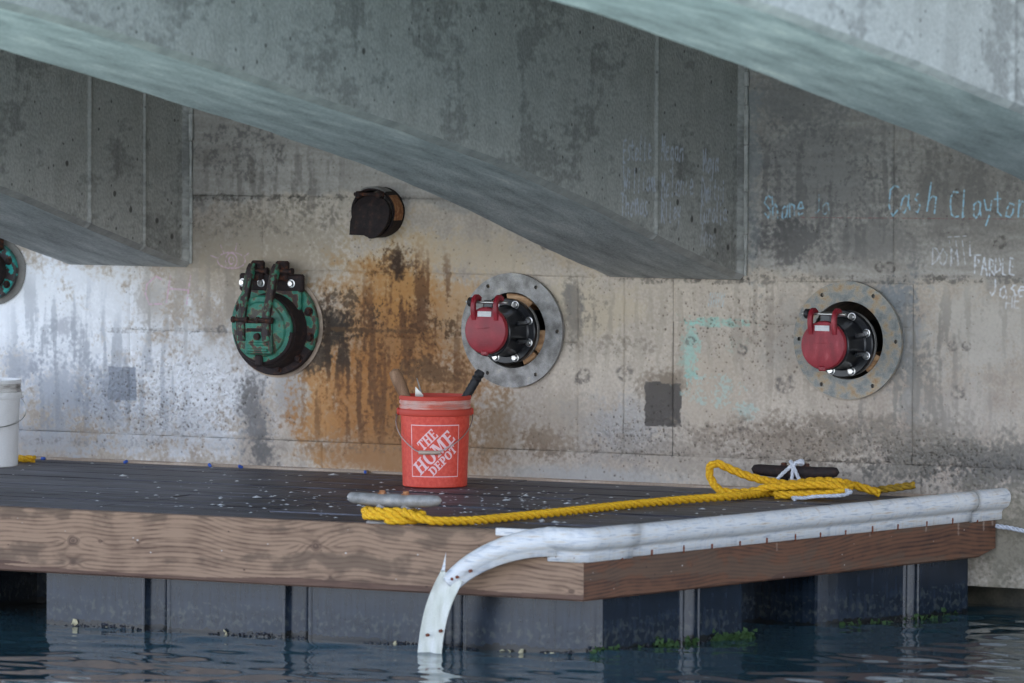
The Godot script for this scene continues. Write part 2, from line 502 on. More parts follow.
func hex_bolt(st: SurfaceTool, xf: Transform3D, r: float) -> void:
	lathe(st, [Vector2(0, 0), Vector2(r * 1.35, 0), Vector2(r * 1.35, r * 0.2), Vector2(r * 1.05, r * 0.25)], 14, xf)
	lathe(st, [Vector2(r, r * 0.2), Vector2(r, r * 0.85), Vector2(r * 0.8, r * 1.05), Vector2(0, r * 1.05)], 6, xf)


func at(x: float, y: float, z: float) -> Transform3D:
	return Transform3D(Basis.IDENTITY, Vector3(x, y, z))


func upright(p: Vector3) -> Transform3D:   # local z becomes world up
	return Transform3D(Basis(Vector3.RIGHT, -PI / 2), p)


func put(st: SurfaceTool, called: String, m: Material, parent: Node = self) -> MeshInstance3D:
	st.generate_normals()
	var o := MeshInstance3D.new()
	o.mesh = st.commit()
	o.material_override = m
	o.name = called
	parent.add_child(o, true)
	return o


func use(mesh: Mesh, called: String, m: Material, parent: Node, xf: Transform3D) -> MeshInstance3D:
	var o := MeshInstance3D.new()
	o.mesh = mesh
	o.material_override = m
	o.name = called
	o.transform = xf
	parent.add_child(o, true)
	return o


func tag(o: Node, label: String, category: String, group := "", kind := "") -> void:
	if label: o.set_meta("label", label)
	if category: o.set_meta("category", category)
	if group: o.set_meta("group", group)
	if kind: o.set_meta("kind", kind)


func thing(called: String, label: String, category: String, where := Vector3.ZERO, group := "") -> Node3D:
	var o := Node3D.new()
	o.name = called
	o.position = where
	add_child(o, true)
	tag(o, label, category, group)
	return o


# ---------------------------------------------------------------- scene
func _ready() -> void:
	rng.seed = 20240611
	make_view()
	make_materials()
	make_water()
	make_wall()
	make_beams()
	make_dock()
	make_bumper()
	make_pipes()
	make_buckets()
	make_cleats_and_ropes()
	make_litter()


func make_view() -> void:
	var cam := Camera3D.new()
	cam.name = "camera"
	add_child(cam)
	cam.position = Vector3(10.826, 2.098, 20.361)
	cam.look_at_from_position(cam.position, Vector3(0, 1.0173, 0), Vector3.UP)
	cam.rotate_object_local(Vector3(0, 0, 1), 0.004)
	cam.fov = 7.0043
	cam.near = 0.5
	cam.far = 4000.0
	var lens := CameraAttributesPhysical.new()
	lens.frustum_focal_length = 196.07
	lens.frustum_focus_distance = 22.6
	lens.exposure_aperture = 4.0
	lens.frustum_near = 0.5
	lens.frustum_far = 4000.0
	cam.attributes = lens
	cam.current = true
	var env := Environment.new()
	env.background_mode = Environment.BG_SKY
	env.tonemap_mode = Environment.TONE_MAPPER_LINEAR
	env.tonemap_exposure = 7.9
	env.background_energy_multiplier = 0.75
	env.sdfgi_enabled = true
	env.ssao_enabled = true
	env.ssil_enabled = true
	var sky := ProceduralSkyMaterial.new()
	sky.sky_top_color = Color(0.42, 0.55, 0.74)
	sky.sky_horizon_color = Color(0.90, 0.91, 0.92)
	sky.sky_curve = 0.18
	sky.ground_horizon_color = Color(0.55, 0.60, 0.64)
	sky.ground_bottom_color = Color(0.10, 0.14, 0.16)
	sky.sun_angle_max = 0.0
	env.sky = Sky.new()
	env.sky.sky_material = sky
	var we := WorldEnvironment.new()
	we.name = "environment"
	we.environment = env
	add_child(we)
	var sun := DirectionalLight3D.new()
	sun.name = "sun"
	add_child(sun)
	sun.look_at_from_position(Vector3(-4, 13, 6), Vector3.ZERO)   # high over the open water: the pier's slab shades everything in view
	sun.light_energy = 1.6
	sun.light_color = Color(1.0, 0.96, 0.90)
	sun.light_angular_distance = 0.5
	sun.shadow_enabled = true


func make_materials() -> void:
	# concrete of the beams' sides: 8 m x 2 m
	var w := 2048
	var h := 512
	var p := Paint.new(w, h)
	var a := noise(11, 0.006, 5, w, h, 1, 1)
	var b := noise(12, 0.03, 5, w, h, 2, 1)
	var c := noise(13, 0.2, 3, w, h)
	var v := noise(14, 0.035, 3, w, h, 1, 8)
	var e := noise(15, 0.10, 4, w, h, 2, 1)
	var bh := PackedByteArray()
	bh.resize(w * h)
	for i in w * h:
		var t := (a[i] * 0.6 + b[i] * 0.4 - 128.0) / 60.0
		var dark := clampf((b[i] * 0.25 + e[i] * 0.22 + v[i] * 0.12 + a[i] * 0.52 - 140.0) / 34.0, 0.0, 1.0)
		var run := clampf((v[i] - 150.0) / 70.0, 0.0, 1.0) * clampf((a[i] - 90.0) / 80.0, 0.0, 1.0)
		var g := (c[i] - 128.0) * 0.13 + (v[i] - 128.0) * 0.07
		var f := clampf(dark * 0.55 + run * 0.30, 0.0, 0.8)
		p.r[i] = lerpf(184.0 + t * 11.0, 122.0, f) + g
		p.g[i] = lerpf(182.0 + t * 11.0, 120.0, f) + g
		p.b[i] = lerpf(174.0 + t * 11.0, 114.0, f) + g
		bh[i] = clampi(int(128.0 + (c[i] - 128.0) * 0.45 + (b[i] - 128.0) * 0.5 - dark * 14.0), 0, 255)
	for k in 700:
		var x := rng.randf_range(0, w)
		var y := rng.randf_range(0, h)
		var r := rng.randf_range(0.5, 1.7)
		p.dot(x, y, r, 70, 68, 64, 0.7)
	# old form-tie marks
	for q in [[0.58, 1.62], [0.24, 1.50], [0.95, 1.75], [0.12, 1.43], [0.45, 1.55], [3.1, 2.2], [4.4, 2.5]]:
		for k in 30:
			var an := TAU * k / 30.0
			p.dot(q[0] * 256.0 + cos(an) * 6.0 + rng.randf_range(-1.5, 1.5), (WALL_TOP - q[1]) * 256.0 + sin(an) * 9.0 + rng.randf_range(-2, 2), 1.4, 172, 168, 160, 0.35)
		p.dot(q[0] * 256.0, (WALL_TOP - q[1]) * 256.0, 3.0, 66, 62, 58, 0.7)
	var bump := grey_tex(bh, w, h)
	M.beam_side = relief(textured(p.tex(), 0.9), bump, 0.7)
	var pc := p.copy()
	var white := Color8(206, 210, 218)
	for q in [["Estelle", 1.061, 1.790, 0.085], ["Megan", 0.731, 1.782, 0.095], ["Maya", 0.355, 1.738, 0.085], ["William", 1.059, 1.666, 0.09], ["Melanie", 0.729, 1.645, 0.095], ["Dmitri", 0.371, 1.619, 0.09], ["Thomas", 1.076, 1.573, 0.09], ["Riley", 0.728, 1.547, 0.085], ["Carolia", 0.379, 1.532, 0.085], ["Anna", 0.369, 1.440, 0.08]]:
		chalk(pc, c, q[0], q[1] * 256.0, (WALL_TOP - q[2]) * 256.0, q[3] * 256.0, 0.62, 0.0, white, 0.9 if q[0] != "Anna" else 0.35, -1.0, 1.2)
	M.beam_side_written = relief(textured(pc.tex(), 0.9), bump, 0.7)
	M.mortar = tri(ramp_tex(37, 0.05, 4, 128, 128, [[0.0, 140, 138, 130], [0.5, 178, 176, 168], [1.0, 206, 204, 198]]), 0.9, 0.0, Vector3.ONE * 2.0, true)
	M.beam_edge = tri(ramp_tex(35, 0.03, 5, 256, 256, [[0.0, 124, 123, 118], [0.5, 160, 158, 152], [1.0, 190, 186, 176]]), 0.9, 0.0, Vector3(1.5, 1.5, 0.8), true)
	M.soffit = relief(textured(ramp_tex(31, 0.03, 5, 1024, 256, [[0.0, 136, 138, 136], [0.35, 160, 163, 161], [0.6, 172, 175, 173], [0.8, 186, 187, 184], [1.0, 208, 206, 198]], 2, 1, 16.0), 0.85), bump, 0.4)
	M.concrete = tri(ramp_tex(33, 0.012, 5, 512, 512, [[0.0, 96, 94, 90], [0.5, 132, 129, 123], [1.0, 160, 156, 148]]), 0.92, 0.0, Vector3.ONE * 0.5, true)
	# deck planks, grain along x; bluish sky sheen tinted into the pale streaks
	M.planks = []
	for k in 4:
		var d: float = [0.0, 8.0, -7.0, 3.0][k]
		M.planks.append(tri(ramp_tex(42 + k, 0.045, 4, 1024, 512, [[0.0, 36 + d, 35 + d, 37 + d], [0.4, 54 + d, 50 + d, 53 + d], [0.6, 74 + d, 73 + d, 80 + d], [1.0, 128 + d, 130 + d, 138 + d]], 14, 1, 12.0), 0.5, 0.0, Vector3(0.5, 1.6, 1.6), true))
	# metals, plastics, paint
	M.galvanised = tri(ramp_tex(51, 0.02, 5, 256, 256, [[0.0, 104, 101, 96], [0.45, 138, 135, 130], [0.7, 154, 152, 148], [1.0, 182, 172, 158]], 1, 1, 14.0), 0.55, 0.2, Vector3.ONE * 3.0)
	M.galvanised_stained = tri(ramp_tex(52, 0.022, 5, 256, 256, [[0.0, 112, 116, 114], [0.4, 142, 142, 136], [0.58, 158, 150, 136], [0.75, 166, 148, 122], [1.0, 156, 122, 88]], 1, 1, 16.0), 0.7, 0.15, Vector3.ONE * 3.0)
	M.green_paint = tri(ramp_tex(53, 0.018, 5, 256, 256, [[0.0, 22, 92, 76], [0.40, 34, 116, 94], [0.52, 62, 124, 98], [0.57, 104, 96, 62], [0.62, 72, 48, 36], [1.0, 48, 34, 34]], 1, 1, 12.0), 0.55, 0.0, Vector3.ONE * 3.3)
	M.green_worn = tri(ramp_tex(54, 0.024, 5, 256, 256, [[0.0, 36, 126, 104], [0.34, 66, 130, 100], [0.42, 92, 70, 48], [0.5, 50, 36, 34], [0.8, 42, 32, 36], [1.0, 84, 52, 34]], 1, 1, 12.0), 0.7, 0.0, Vector3.ONE * 3.6)
	M.turquoise_flaking = tri(ramp_tex(59, 0.02, 4, 256, 256, [[0.0, 20, 150, 142], [0.46, 36, 156, 146], [0.5, 58, 48, 46], [0.8, 52, 42, 44], [1.0, 96, 62, 42]], 1, 1, 10.0), 0.6, 0.0, Vector3.ONE * 3.2)
	M.rust = tri(ramp_tex(55, 0.03, 5, 256, 256, [[0.0, 26, 20, 20], [0.45, 42, 30, 28], [0.65, 66, 40, 30], [0.85, 104, 58, 34], [1.0, 140, 84, 50]], 1, 1, 14.0), 0.85, 0.1, Vector3.ONE * 4.0)
	M.rust_dark = tri(ramp_tex(56, 0.03, 5, 256, 256, [[0.0, 24, 19, 20], [0.6, 40, 29, 28], [0.9, 64, 42, 34], [1.0, 92, 60, 44]], 1, 1, 10.0), 0.8, 0.1, Vector3.ONE * 4.0)
	M.rust_orange = tri(ramp_tex(57, 0.04, 4, 128, 128, [[0.0, 110, 66, 40], [0.5, 168, 112, 72], [1.0, 206, 160, 120]]), 0.8, 0.1, Vector3.ONE * 8.0)
	M.bolt = std(Color8(196, 194, 190), 0.28, 0.9)
	M.steel = std(Color8(186, 184, 178), 0.3, 0.9)
	M.black_paint = tri(ramp_tex(58, 0.02, 4, 256, 256, [[0.0, 20, 21, 24], [0.7, 32, 33, 36], [1.0, 62, 60, 58]]), 0.34, 0.0, Vector3.ONE * 3.0)
	M.red_paint = tri(ramp_tex(60, 0.015, 4, 256, 256, [[0.0, 122, 18, 32], [0.6, 142, 24, 38], [0.9, 158, 38, 50], [1.0, 176, 66, 72]], 1, 1, 6.0), 0.42, 0.0, Vector3.ONE * 3.0)
	M.red_faded = tri(ramp_tex(74, 0.025, 5, 256, 256, [[0.0, 116, 18, 30], [0.5, 138, 24, 38], [0.75, 152, 40, 50], [0.92, 172, 74, 78], [1.0, 118, 58, 50]], 1, 2, 9.0), 0.5, 0.0, Vector3.ONE * 3.0)
	M.black_rubber = std(Color8(26, 26, 28), 0.6)
	M.sleeve_steel = tri(ramp_tex(70, 0.03, 4, 128, 128, [[0.0, 78, 70, 62], [0.6, 116, 104, 92], [1.0, 142, 122, 100]]), 0.8, 0.1, Vector3.ONE * 3.0)
	M.packing = tri(ramp_tex(61, 0.03, 4, 256, 256, [[0.0, 128, 92, 62], [0.5, 176, 136, 98], [1.0, 204, 168, 130]], 4, 1), 0.85, 0.0, Vector3.ONE * 4.0)
	M.yellow = tri(ramp_tex(62, 0.05, 4, 256, 256, [[0.0, 140, 92, 12], [0.3, 206, 150, 12], [0.7, 232, 180, 20], [1.0, 244, 204, 70]], 1, 1, 16.0), 0.75, 0.0, Vector3.ONE * 5.0)
	M.yellow_soiled = tri(ramp_tex(64, 0.03, 4, 256, 256, [[0.0, 70, 56, 22], [0.4, 130, 104, 28], [0.75, 190, 148, 26], [1.0, 222, 180, 40]], 1, 1, 14.0), 0.8, 0.0, Vector3.ONE * 3.0)
	M.white_rope = tri(ramp_tex(63, 0.05, 3, 128, 128, [[0.0, 160, 164, 172], [1.0, 226, 228, 232]]), 0.75, 0.0, Vector3.ONE * 8.0)
	M.vinyl = tri(ramp_tex(65, 0.05, 5, 512, 512, [[0.0, 120, 126, 136], [0.2, 166, 170, 176], [0.36, 206, 206, 204], [0.52, 216, 215, 211], [0.74, 214, 210, 202], [0.88, 204, 190, 170], [1.0, 170, 140, 112]], 4, 1, 10.0), 0.5, 0.0, Vector3(1.4, 2.6, 1.4), true)
	M.vinyl_inner = tri(ramp_tex(66, 0.03, 4, 256, 256, [[0.0, 160, 158, 140], [0.5, 205, 204, 188], [1.0, 224, 222, 214]], 1, 4, 8.0), 0.5, 0.0, Vector3.ONE * 2.0, true)
	M.screw_rust = std(Color8(112, 58, 34), 0.8)
	M.handle_wood = tri(ramp_tex(67, 0.04, 4, 128, 128, [[0.0, 96, 70, 50], [0.6, 146, 112, 84], [1.0, 178, 146, 116]], 1, 6), 0.7, 0.0, Vector3.ONE * 5.0)
	M.grey_wood = tri(ramp_tex(68, 0.04, 4, 256, 128, [[0.0, 110, 96, 84], [0.6, 176, 156, 136], [1.0, 206, 192, 178]], 8, 1), 0.85, 0.0, Vector3.ONE * 1.5, true)
	M.shell = std(lin(0.58, 0.58, 0.57), 0.6)
	M.blue_scrap = std(Color8(52, 88, 170), 0.6)
	M.algae = std(lin(0.035, 0.075, 0.018), 0.8)
	M.algae.backlight_enabled = true
	M.algae.backlight = Color(0.2, 0.3, 0.1)
	M.mussel = std(Color8(34, 34, 40), 0.5)
	M.barnacle = tri(ramp_tex(69, 0.05, 3, 128, 128, [[0.0, 110, 98, 70], [1.0, 206, 196, 160]]), 0.85, 0.0, Vector3.ONE * 10.0)
	M.float_plastic = float_material()


func float_material() -> StandardMaterial3D:
	# dark polyethylene with a dried scum line; u along the outline (1 m), v = height -0.3 .. 0.3
	var w := 1024
	var h := 512
	var p := Paint.new(w, h)
	var a := noise(71, 0.01, 5, w, h, 4, 1, true)
	var b := noise(72, 0.03, 4, w, h, 1, 1, true)
	var v := noise(73, 0.03, 3, w, h, 1, 8, true)
	for j in h:
		var y := 0.3 - j / float(h) * 0.6
		for i in w:
			var k := j * w + i
			var t := (a[k] - 128.0) / 128.0
			var s := (v[k] - 128.0) / 128.0
			p.r[k] = 25.0 + t * 8.0 + s * 8.0; p.g[k] = 35.0 + t * 8.0 + s * 8.0; p.b[k] = 46.0 + t * 9.0 + s * 9.0
			var scum := clampf(1.0 - absf(y - 0.062 - t * 0.03) / 0.04, 0.0, 1.0) * clampf((b[k] - 100.0) / 70.0, 0.0, 1.0)
			p.mix(k, 98, 96, 86, scum * 0.3)
			if b[k] > 172 and y < 0.12:
				p.mix(k, 104, 102, 80, 0.25)
			if y < 0.016 + t * 0.012 + s * 0.01:
				p.mix(k, 24, 24, 22, 0.85)
	var m := textured(p.tex(), 0.27)
	return m


# ---------------------------------------------------------------- water
func make_water() -> void:
	var ws := []
	for k in 26:
		var l := rng.randf_range(0.085, 0.34) if k < 20 else rng.randf_range(0.5, 1.4)
		var an := PI / 2 + rng.randf_range(-0.95, 0.95)
		var n := TAU / l
		ws.append([n * cos(an), n * sin(an), rng.randf_range(0, TAU), 0.0046 * l * (1.0 if k < 20 else 0.55)])
	var patch := FastNoiseLite.new()
	patch.seed = 5
	patch.frequency = 0.55
	var xs := []
	var zs := []
	for x in [-2500.0, -600.0, -150.0, -50.0, -20.0, -10.0, -6.0]: xs.append(x)
	for i in 290: xs.append(-4.0 + i * 0.032)
	for x in [6.0, 7.0, 9.0, 14.0, 25.0, 60.0, 200.0, 700.0, 2500.0]: xs.append(x)
	for z in [-14.0, -9.0, -5.0, -3.0, -2.0]: zs.append(z)
	for i in 290: zs.append(-1.4 + i * 0.024)
	for z in [6.0, 7.0, 9.0, 13.0, 20.0, 30.0, 60.0, 200.0, 700.0, 3000.0]: zs.append(z)
	var vs := PackedVector3Array()
	var ns := PackedVector3Array()
	for z in zs:
		for x in xs:
			var edge := clampf(minf(minf(x + 4.5, 5.8 - x), minf(z + 1.6, 5.9 - z)), 0.0, 1.0)
			var k := edge * (0.65 + 0.6 * patch.get_noise_2d(x, z * 1.6))
			var dx := 0.0
			var dz := 0.0
			var y := 0.0
			if edge > 0.0:
				for q in ws:
					var ph: float = q[0] * x + q[1] * z + q[2]
					y += q[3] * sin(ph)
					var c: float = q[3] * cos(ph)
					dx += q[0] * c
					dz += q[1] * c
			vs.append(Vector3(x, y * k, z))
			ns.append(Vector3(-dx * k, 1.0, -dz * k).normalized())
	var ix := PackedInt32Array()
	var nx := xs.size()
	for j in zs.size() - 1:
		for i in nx - 1:
			var q := j * nx + i
			ix.append_array([q, q + 1, q + nx, q + 1, q + nx + 1, q + nx])
	var arr := []
	arr.resize(Mesh.ARRAY_MAX)
	arr[Mesh.ARRAY_VERTEX] = vs
	arr[Mesh.ARRAY_NORMAL] = ns
	arr[Mesh.ARRAY_INDEX] = ix
	var m := ArrayMesh.new()
	m.add_surface_from_arrays(Mesh.PRIMITIVE_TRIANGLES, arr)
	var mat := std(lin(0.030, 0.066, 0.078), 0.03)
	var o := use(m, "water", mat, self, Transform3D.IDENTITY)
	o.set_meta("kind", "structure")


# ---------------------------------------------------------------- the abutment wall
func make_wall() -> void:
	var w := 2048
	var h := 1024
	var p := Paint.new(w, h)
	var nA := noise(1, 0.0035, 5, w, h, 2, 2)
	var nB := noise(2, 0.02, 4, w, h)
	var nC := noise(3, 0.17, 3, w, h)
	var nV := noise(4, 0.045, 3, w, h, 1, 8)
	var nH := noise(5, 0.06, 3, w, h, 8, 1)
	var nD := noise(6, 0.11, 4, w, h)
	var nE := noise(8, 0.035, 5, w, h)
	var hm := PackedFloat32Array()
	hm.resize(w * h)
	for j in h:
		var y := WALL_TOP - j / PPM
		for i in w:
			var k := j * w + i
			var x := WALL_X0 + i / PPM
			var a := (nA[k] - 128.0) / 128.0
			var b := (nB[k] - 128.0) / 128.0
			var c := (nC[k] - 128.0) / 128.0
			var s := (nV[k] - 128.0) / 128.0
			var t := (nH[k] - 128.0) / 128.0
			var yb := (1.56 if x < 0.45 else 1.29) + b * 0.05 + a * 0.06
			var up := clampf((y - yb) / 0.03, 0.0, 1.0)
			var tone := a * 18.0 + b * 11.0 + c * 13.0 + s * 8.0
			var tone2 := a * 14.0 + b * 10.0 + c * 12.0 + t * 15.0
			p.r[k] = lerpf(186.0 + tone, 168.0 + tone2, up)
			p.g[k] = lerpf(173.0 + tone, 161.0 + tone2, up)
			p.b[k] = lerpf(157.0 + tone * 0.9, 151.0 + tone2, up)
			hm[k] = 0.55 + c * 0.14 + b * 0.12 + t * up * 0.12
	for s in STAINS:
		var kind: int = s[0]
		var grow := 1.0 if kind != 0 else 1.35
		var cx: float = s[1]
		var cy: float = s[2]
		var rx: float = s[3]
		var ry: float = s[4]
		var al: float = s[8]
		var amt: float = s[9]
		var th: float = s[10]
		var cr: float = s[5]
		var cg: float = s[6]
		var cb: float = s[7]
		for j in range(clampi(int((WALL_TOP - cy - ry * grow) * PPM), 0, h), clampi(int((WALL_TOP - cy + ry * grow) * PPM) + 1, 0, h)):
			var dy := ((WALL_TOP - j / PPM) - cy) / ry
			for i in range(clampi(int((cx - rx * grow - WALL_X0) * PPM), 0, w), clampi(int((cx + rx * grow - WALL_X0) * PPM) + 1, 0, w)):
				var k := j * w + i
				var dx := (WALL_X0 + i / PPM - cx) / rx
				var b := (nB[k] - 128.0) / 128.0
				var d := (nD[k] - 128.0) / 128.0
				var f := 0.0
				if kind == 0:
					f = clampf((1.0 - sqrt(dx * dx + dy * dy)) * 1.7 + (b * 0.8 + d * 0.7) * amt, 0.0, 1.0)
				elif kind == 1:
					var e := clampf((1.0 - dx * dx - dy * dy) * 1.6, 0.0, 1.0)
					f = clampf((nD[k] * 0.34 + nE[k] * 0.36 + nC[k] * 0.30) / 255.0 - th - (1.0 - e) * 0.25 + 0.03, 0.0, 0.14) * 7.0 * 0.6
				elif kind == 4:
					f = clampf((1.0 - dx * dx) * 1.5, 0.0, 1.0) * clampf((1.0 - absf(dy)) * 2.2, 0.0, 1.0) * clampf(((nV[k] * 0.75 + nD[k] * 0.25) / 255.0 - th) * 5.0, 0.0, 0.75)
				elif kind == 2:
					var e := maxf(absf(dx), absf(dy)) + b * amt * 0.55 + d * amt * 0.3
					f = clampf((1.0 - e) * 14.0, 0.0, 1.0)
					hm[k] -= f * 0.06
				else:
					var e := sqrt(dx * dx + dy * dy) + b * 0.25
					f = clampf(1.0 - absf(e - 0.72) * 3.2, 0.0, 1.0) * clampf(0.55 + d * 1.2, 0.0, 1.0) + clampf(0.2 + d, 0.0, 0.5) * clampf((0.7 - e) * 5.0, 0.0, 1.0)
					hm[k] -= f * 0.2
				p.mix(k, cr, cg, cb, clampf(f, 0.0, 1.0) * al)
	# pores everywhere, honeycombed zones: [x, y, rx, ry, pores]
	for z in [[0.0, 1.0, 3.0, 1.3, 1700, 1.2], [-1.656, 0.724, 0.5, 0.18, 380, 2.0], [1.405, 0.636, 0.6, 0.1, 300, 1.9], [2.017, 0.578, 0.3, 0.1, 180, 1.8], [0.595, 0.629, 0.25, 0.12, 160, 1.8], [-0.531, 1.052, 0.35, 0.3, 300, 1.6], [1.090, 1.092, 0.3, 0.2, 260, 1.8]]:
		for n in int(z[4]):
			var q := Vector2(rng.randfn(0, 0.5), rng.randfn(0, 0.5))
			var x: float = (z[0] + q.x * z[2] - WALL_X0) * PPM
			var y: float = (WALL_TOP - z[1] - q.y * z[3]) * PPM
			var r: float = rng.randf_range(0.4, z[5])
			if x > 3 and x < w - 4 and y > 3 and y < h - 4:
				var i := int(y) * w + int(x)
				p.dot(x, y, r * 0.8, p.r[i] * 0.55, p.g[i] * 0.52, p.b[i] * 0.49, 0.6)
				for yy in range(int(y - r), int(y + r) + 1):
					for xx in range(int(x - r), int(x + r) + 1):
						hm[yy * w + xx] -= 0.22
	# ragged rough aggregate
	for z in [[-1.656, 0.746, 0.50, 0.20, 1.0], [1.449, 0.650, 0.7, 0.13, 0.9], [2.103, 0.569, 0.4, 0.15, 0.8], [0.595, 0.670, 0.25, 0.16, 0.7], [-0.578, 0.799, 0.45, 0.3, 0.45]]:
		for j in range(int((WALL_TOP - z[1] - z[3]) * PPM), int((WALL_TOP - z[1] + z[3]) * PPM)):
			for i in range(int((z[0] - z[2] - WALL_X0) * PPM), int((z[0] + z[2] - WALL_X0) * PPM)):
				var dx: float = (WALL_X0 + i / PPM - z[0]) / z[2]
				var dy: float = (WALL_TOP - j / PPM - z[1]) / z[3]
				var e := clampf((1.0 - dx * dx - dy * dy) * 2.0, 0.0, 1.0)
				if i >= 0 and i < w and e > 0.0:
					var k := j * w + i
					hm[k] += ((nD[k] - 128.0) / 128.0 * 0.7 + (nC[k] - 128.0) / 128.0 * 0.3) * e * z[4]
	write_on_wall(p, nC)
	var by := PackedByteArray()
	by.resize(w * h)
	for k in w * h:
		by[k] = clampi(int(hm[k] * 200.0), 0, 255)
	M.wall = relief(textured(p.tex(), 0.92), grey_tex(by, w, h), 1.0)
	build_wall_panels()


func wpx(x: float, y: float) -> Vector2:
	return Vector2((x - WALL_X0) * PPM, (WALL_TOP - y) * PPM)


func write_on_wall(p: Paint, n: PackedByteArray) -> void:
	var blue := Color8(172, 210, 226)
	var pale := Color8(222, 224, 228)
	var pink := Color8(206, 170, 186)
	for q in [["Shane", 1.145, 1.550, 0.085, 0.62, blue, 0.75], ["Ja", 1.363, 1.565, 0.08, 0.7, blue, 0.28], ["Cash", 1.684, 1.574, 0.115, 0.7, blue, 0.9], ["Clayton", 1.957, 1.566, 0.105, 0.66, blue, 0.9],
			["DOM", 1.881, 1.374, 0.065, 0.9, pale, 0.3], ["PARDLE", 2.067, 1.338, 0.065, 0.66, pale, 0.65], ["Jose", 2.132, 1.252, 0.07, 0.8, pale, 0.6], ["HE", 2.201, 1.206, 0.05, 1.0, pale, 0.3], ["CH", -1.802, 1.132, 0.12, 1.5, pink, 0.6], ["L", 2.045, 1.412, 0.05, 2.0, pale, 0.5]]:
		var v := wpx(q[1], q[2])
		chalk(p, n, q[0], v.x, v.y, q[3] * PPM, q[4], 0.02, q[5], q[6], 1.0, 1.2)
	# the drawn eye
	var c := wpx(-1.354, 1.329)
	for k in 24:
		var a0 := TAU * k / 24.0
		var a1 := TAU * (k + 1) / 24.0
		for r in [[22.0, 11.0], [9.0, 10.0], [4.0, 5.0]]:
			chalk_line(p, n, c + Vector2(cos(a0) * r[0], sin(a0) * r[1]), c + Vector2(cos(a1) * r[0], sin(a1) * r[1]), pink, 0.5)
		if k % 3 == 1 and sin(a0) < 0.2:
			chalk_line(p, n, c + Vector2(cos(a0) * 24, sin(a0) * 12), c + Vector2(cos(a0) * 34, sin(a0) * 24), pink, 0.45)
	# a scrawl and the red snapped line
	var s := wpx(1.992, 1.471)
	for k in 3:
		chalk_line(p, n, s + Vector2(-10 + k * 9, 0), s + Vector2(-6 + k * 9, 30), pale, 0.4)
	chalk_line(p, n, s + Vector2(-12, -4), s + Vector2(14, -6), pale, 0.4)
	chalk_line(p, n, wpx(1.310, 1.552), wpx(2.436, 1.561), Color8(150, 84, 82), 0.5, 0.5)
	for k in 7:
		var v := wpx(0.900, 1.209) + Vector2(k * 3.4, 0)
		chalk_line(p, n, v + Vector2(0, 8), v + Vector2(4, -10), Color8(176, 196, 204), 0.4)


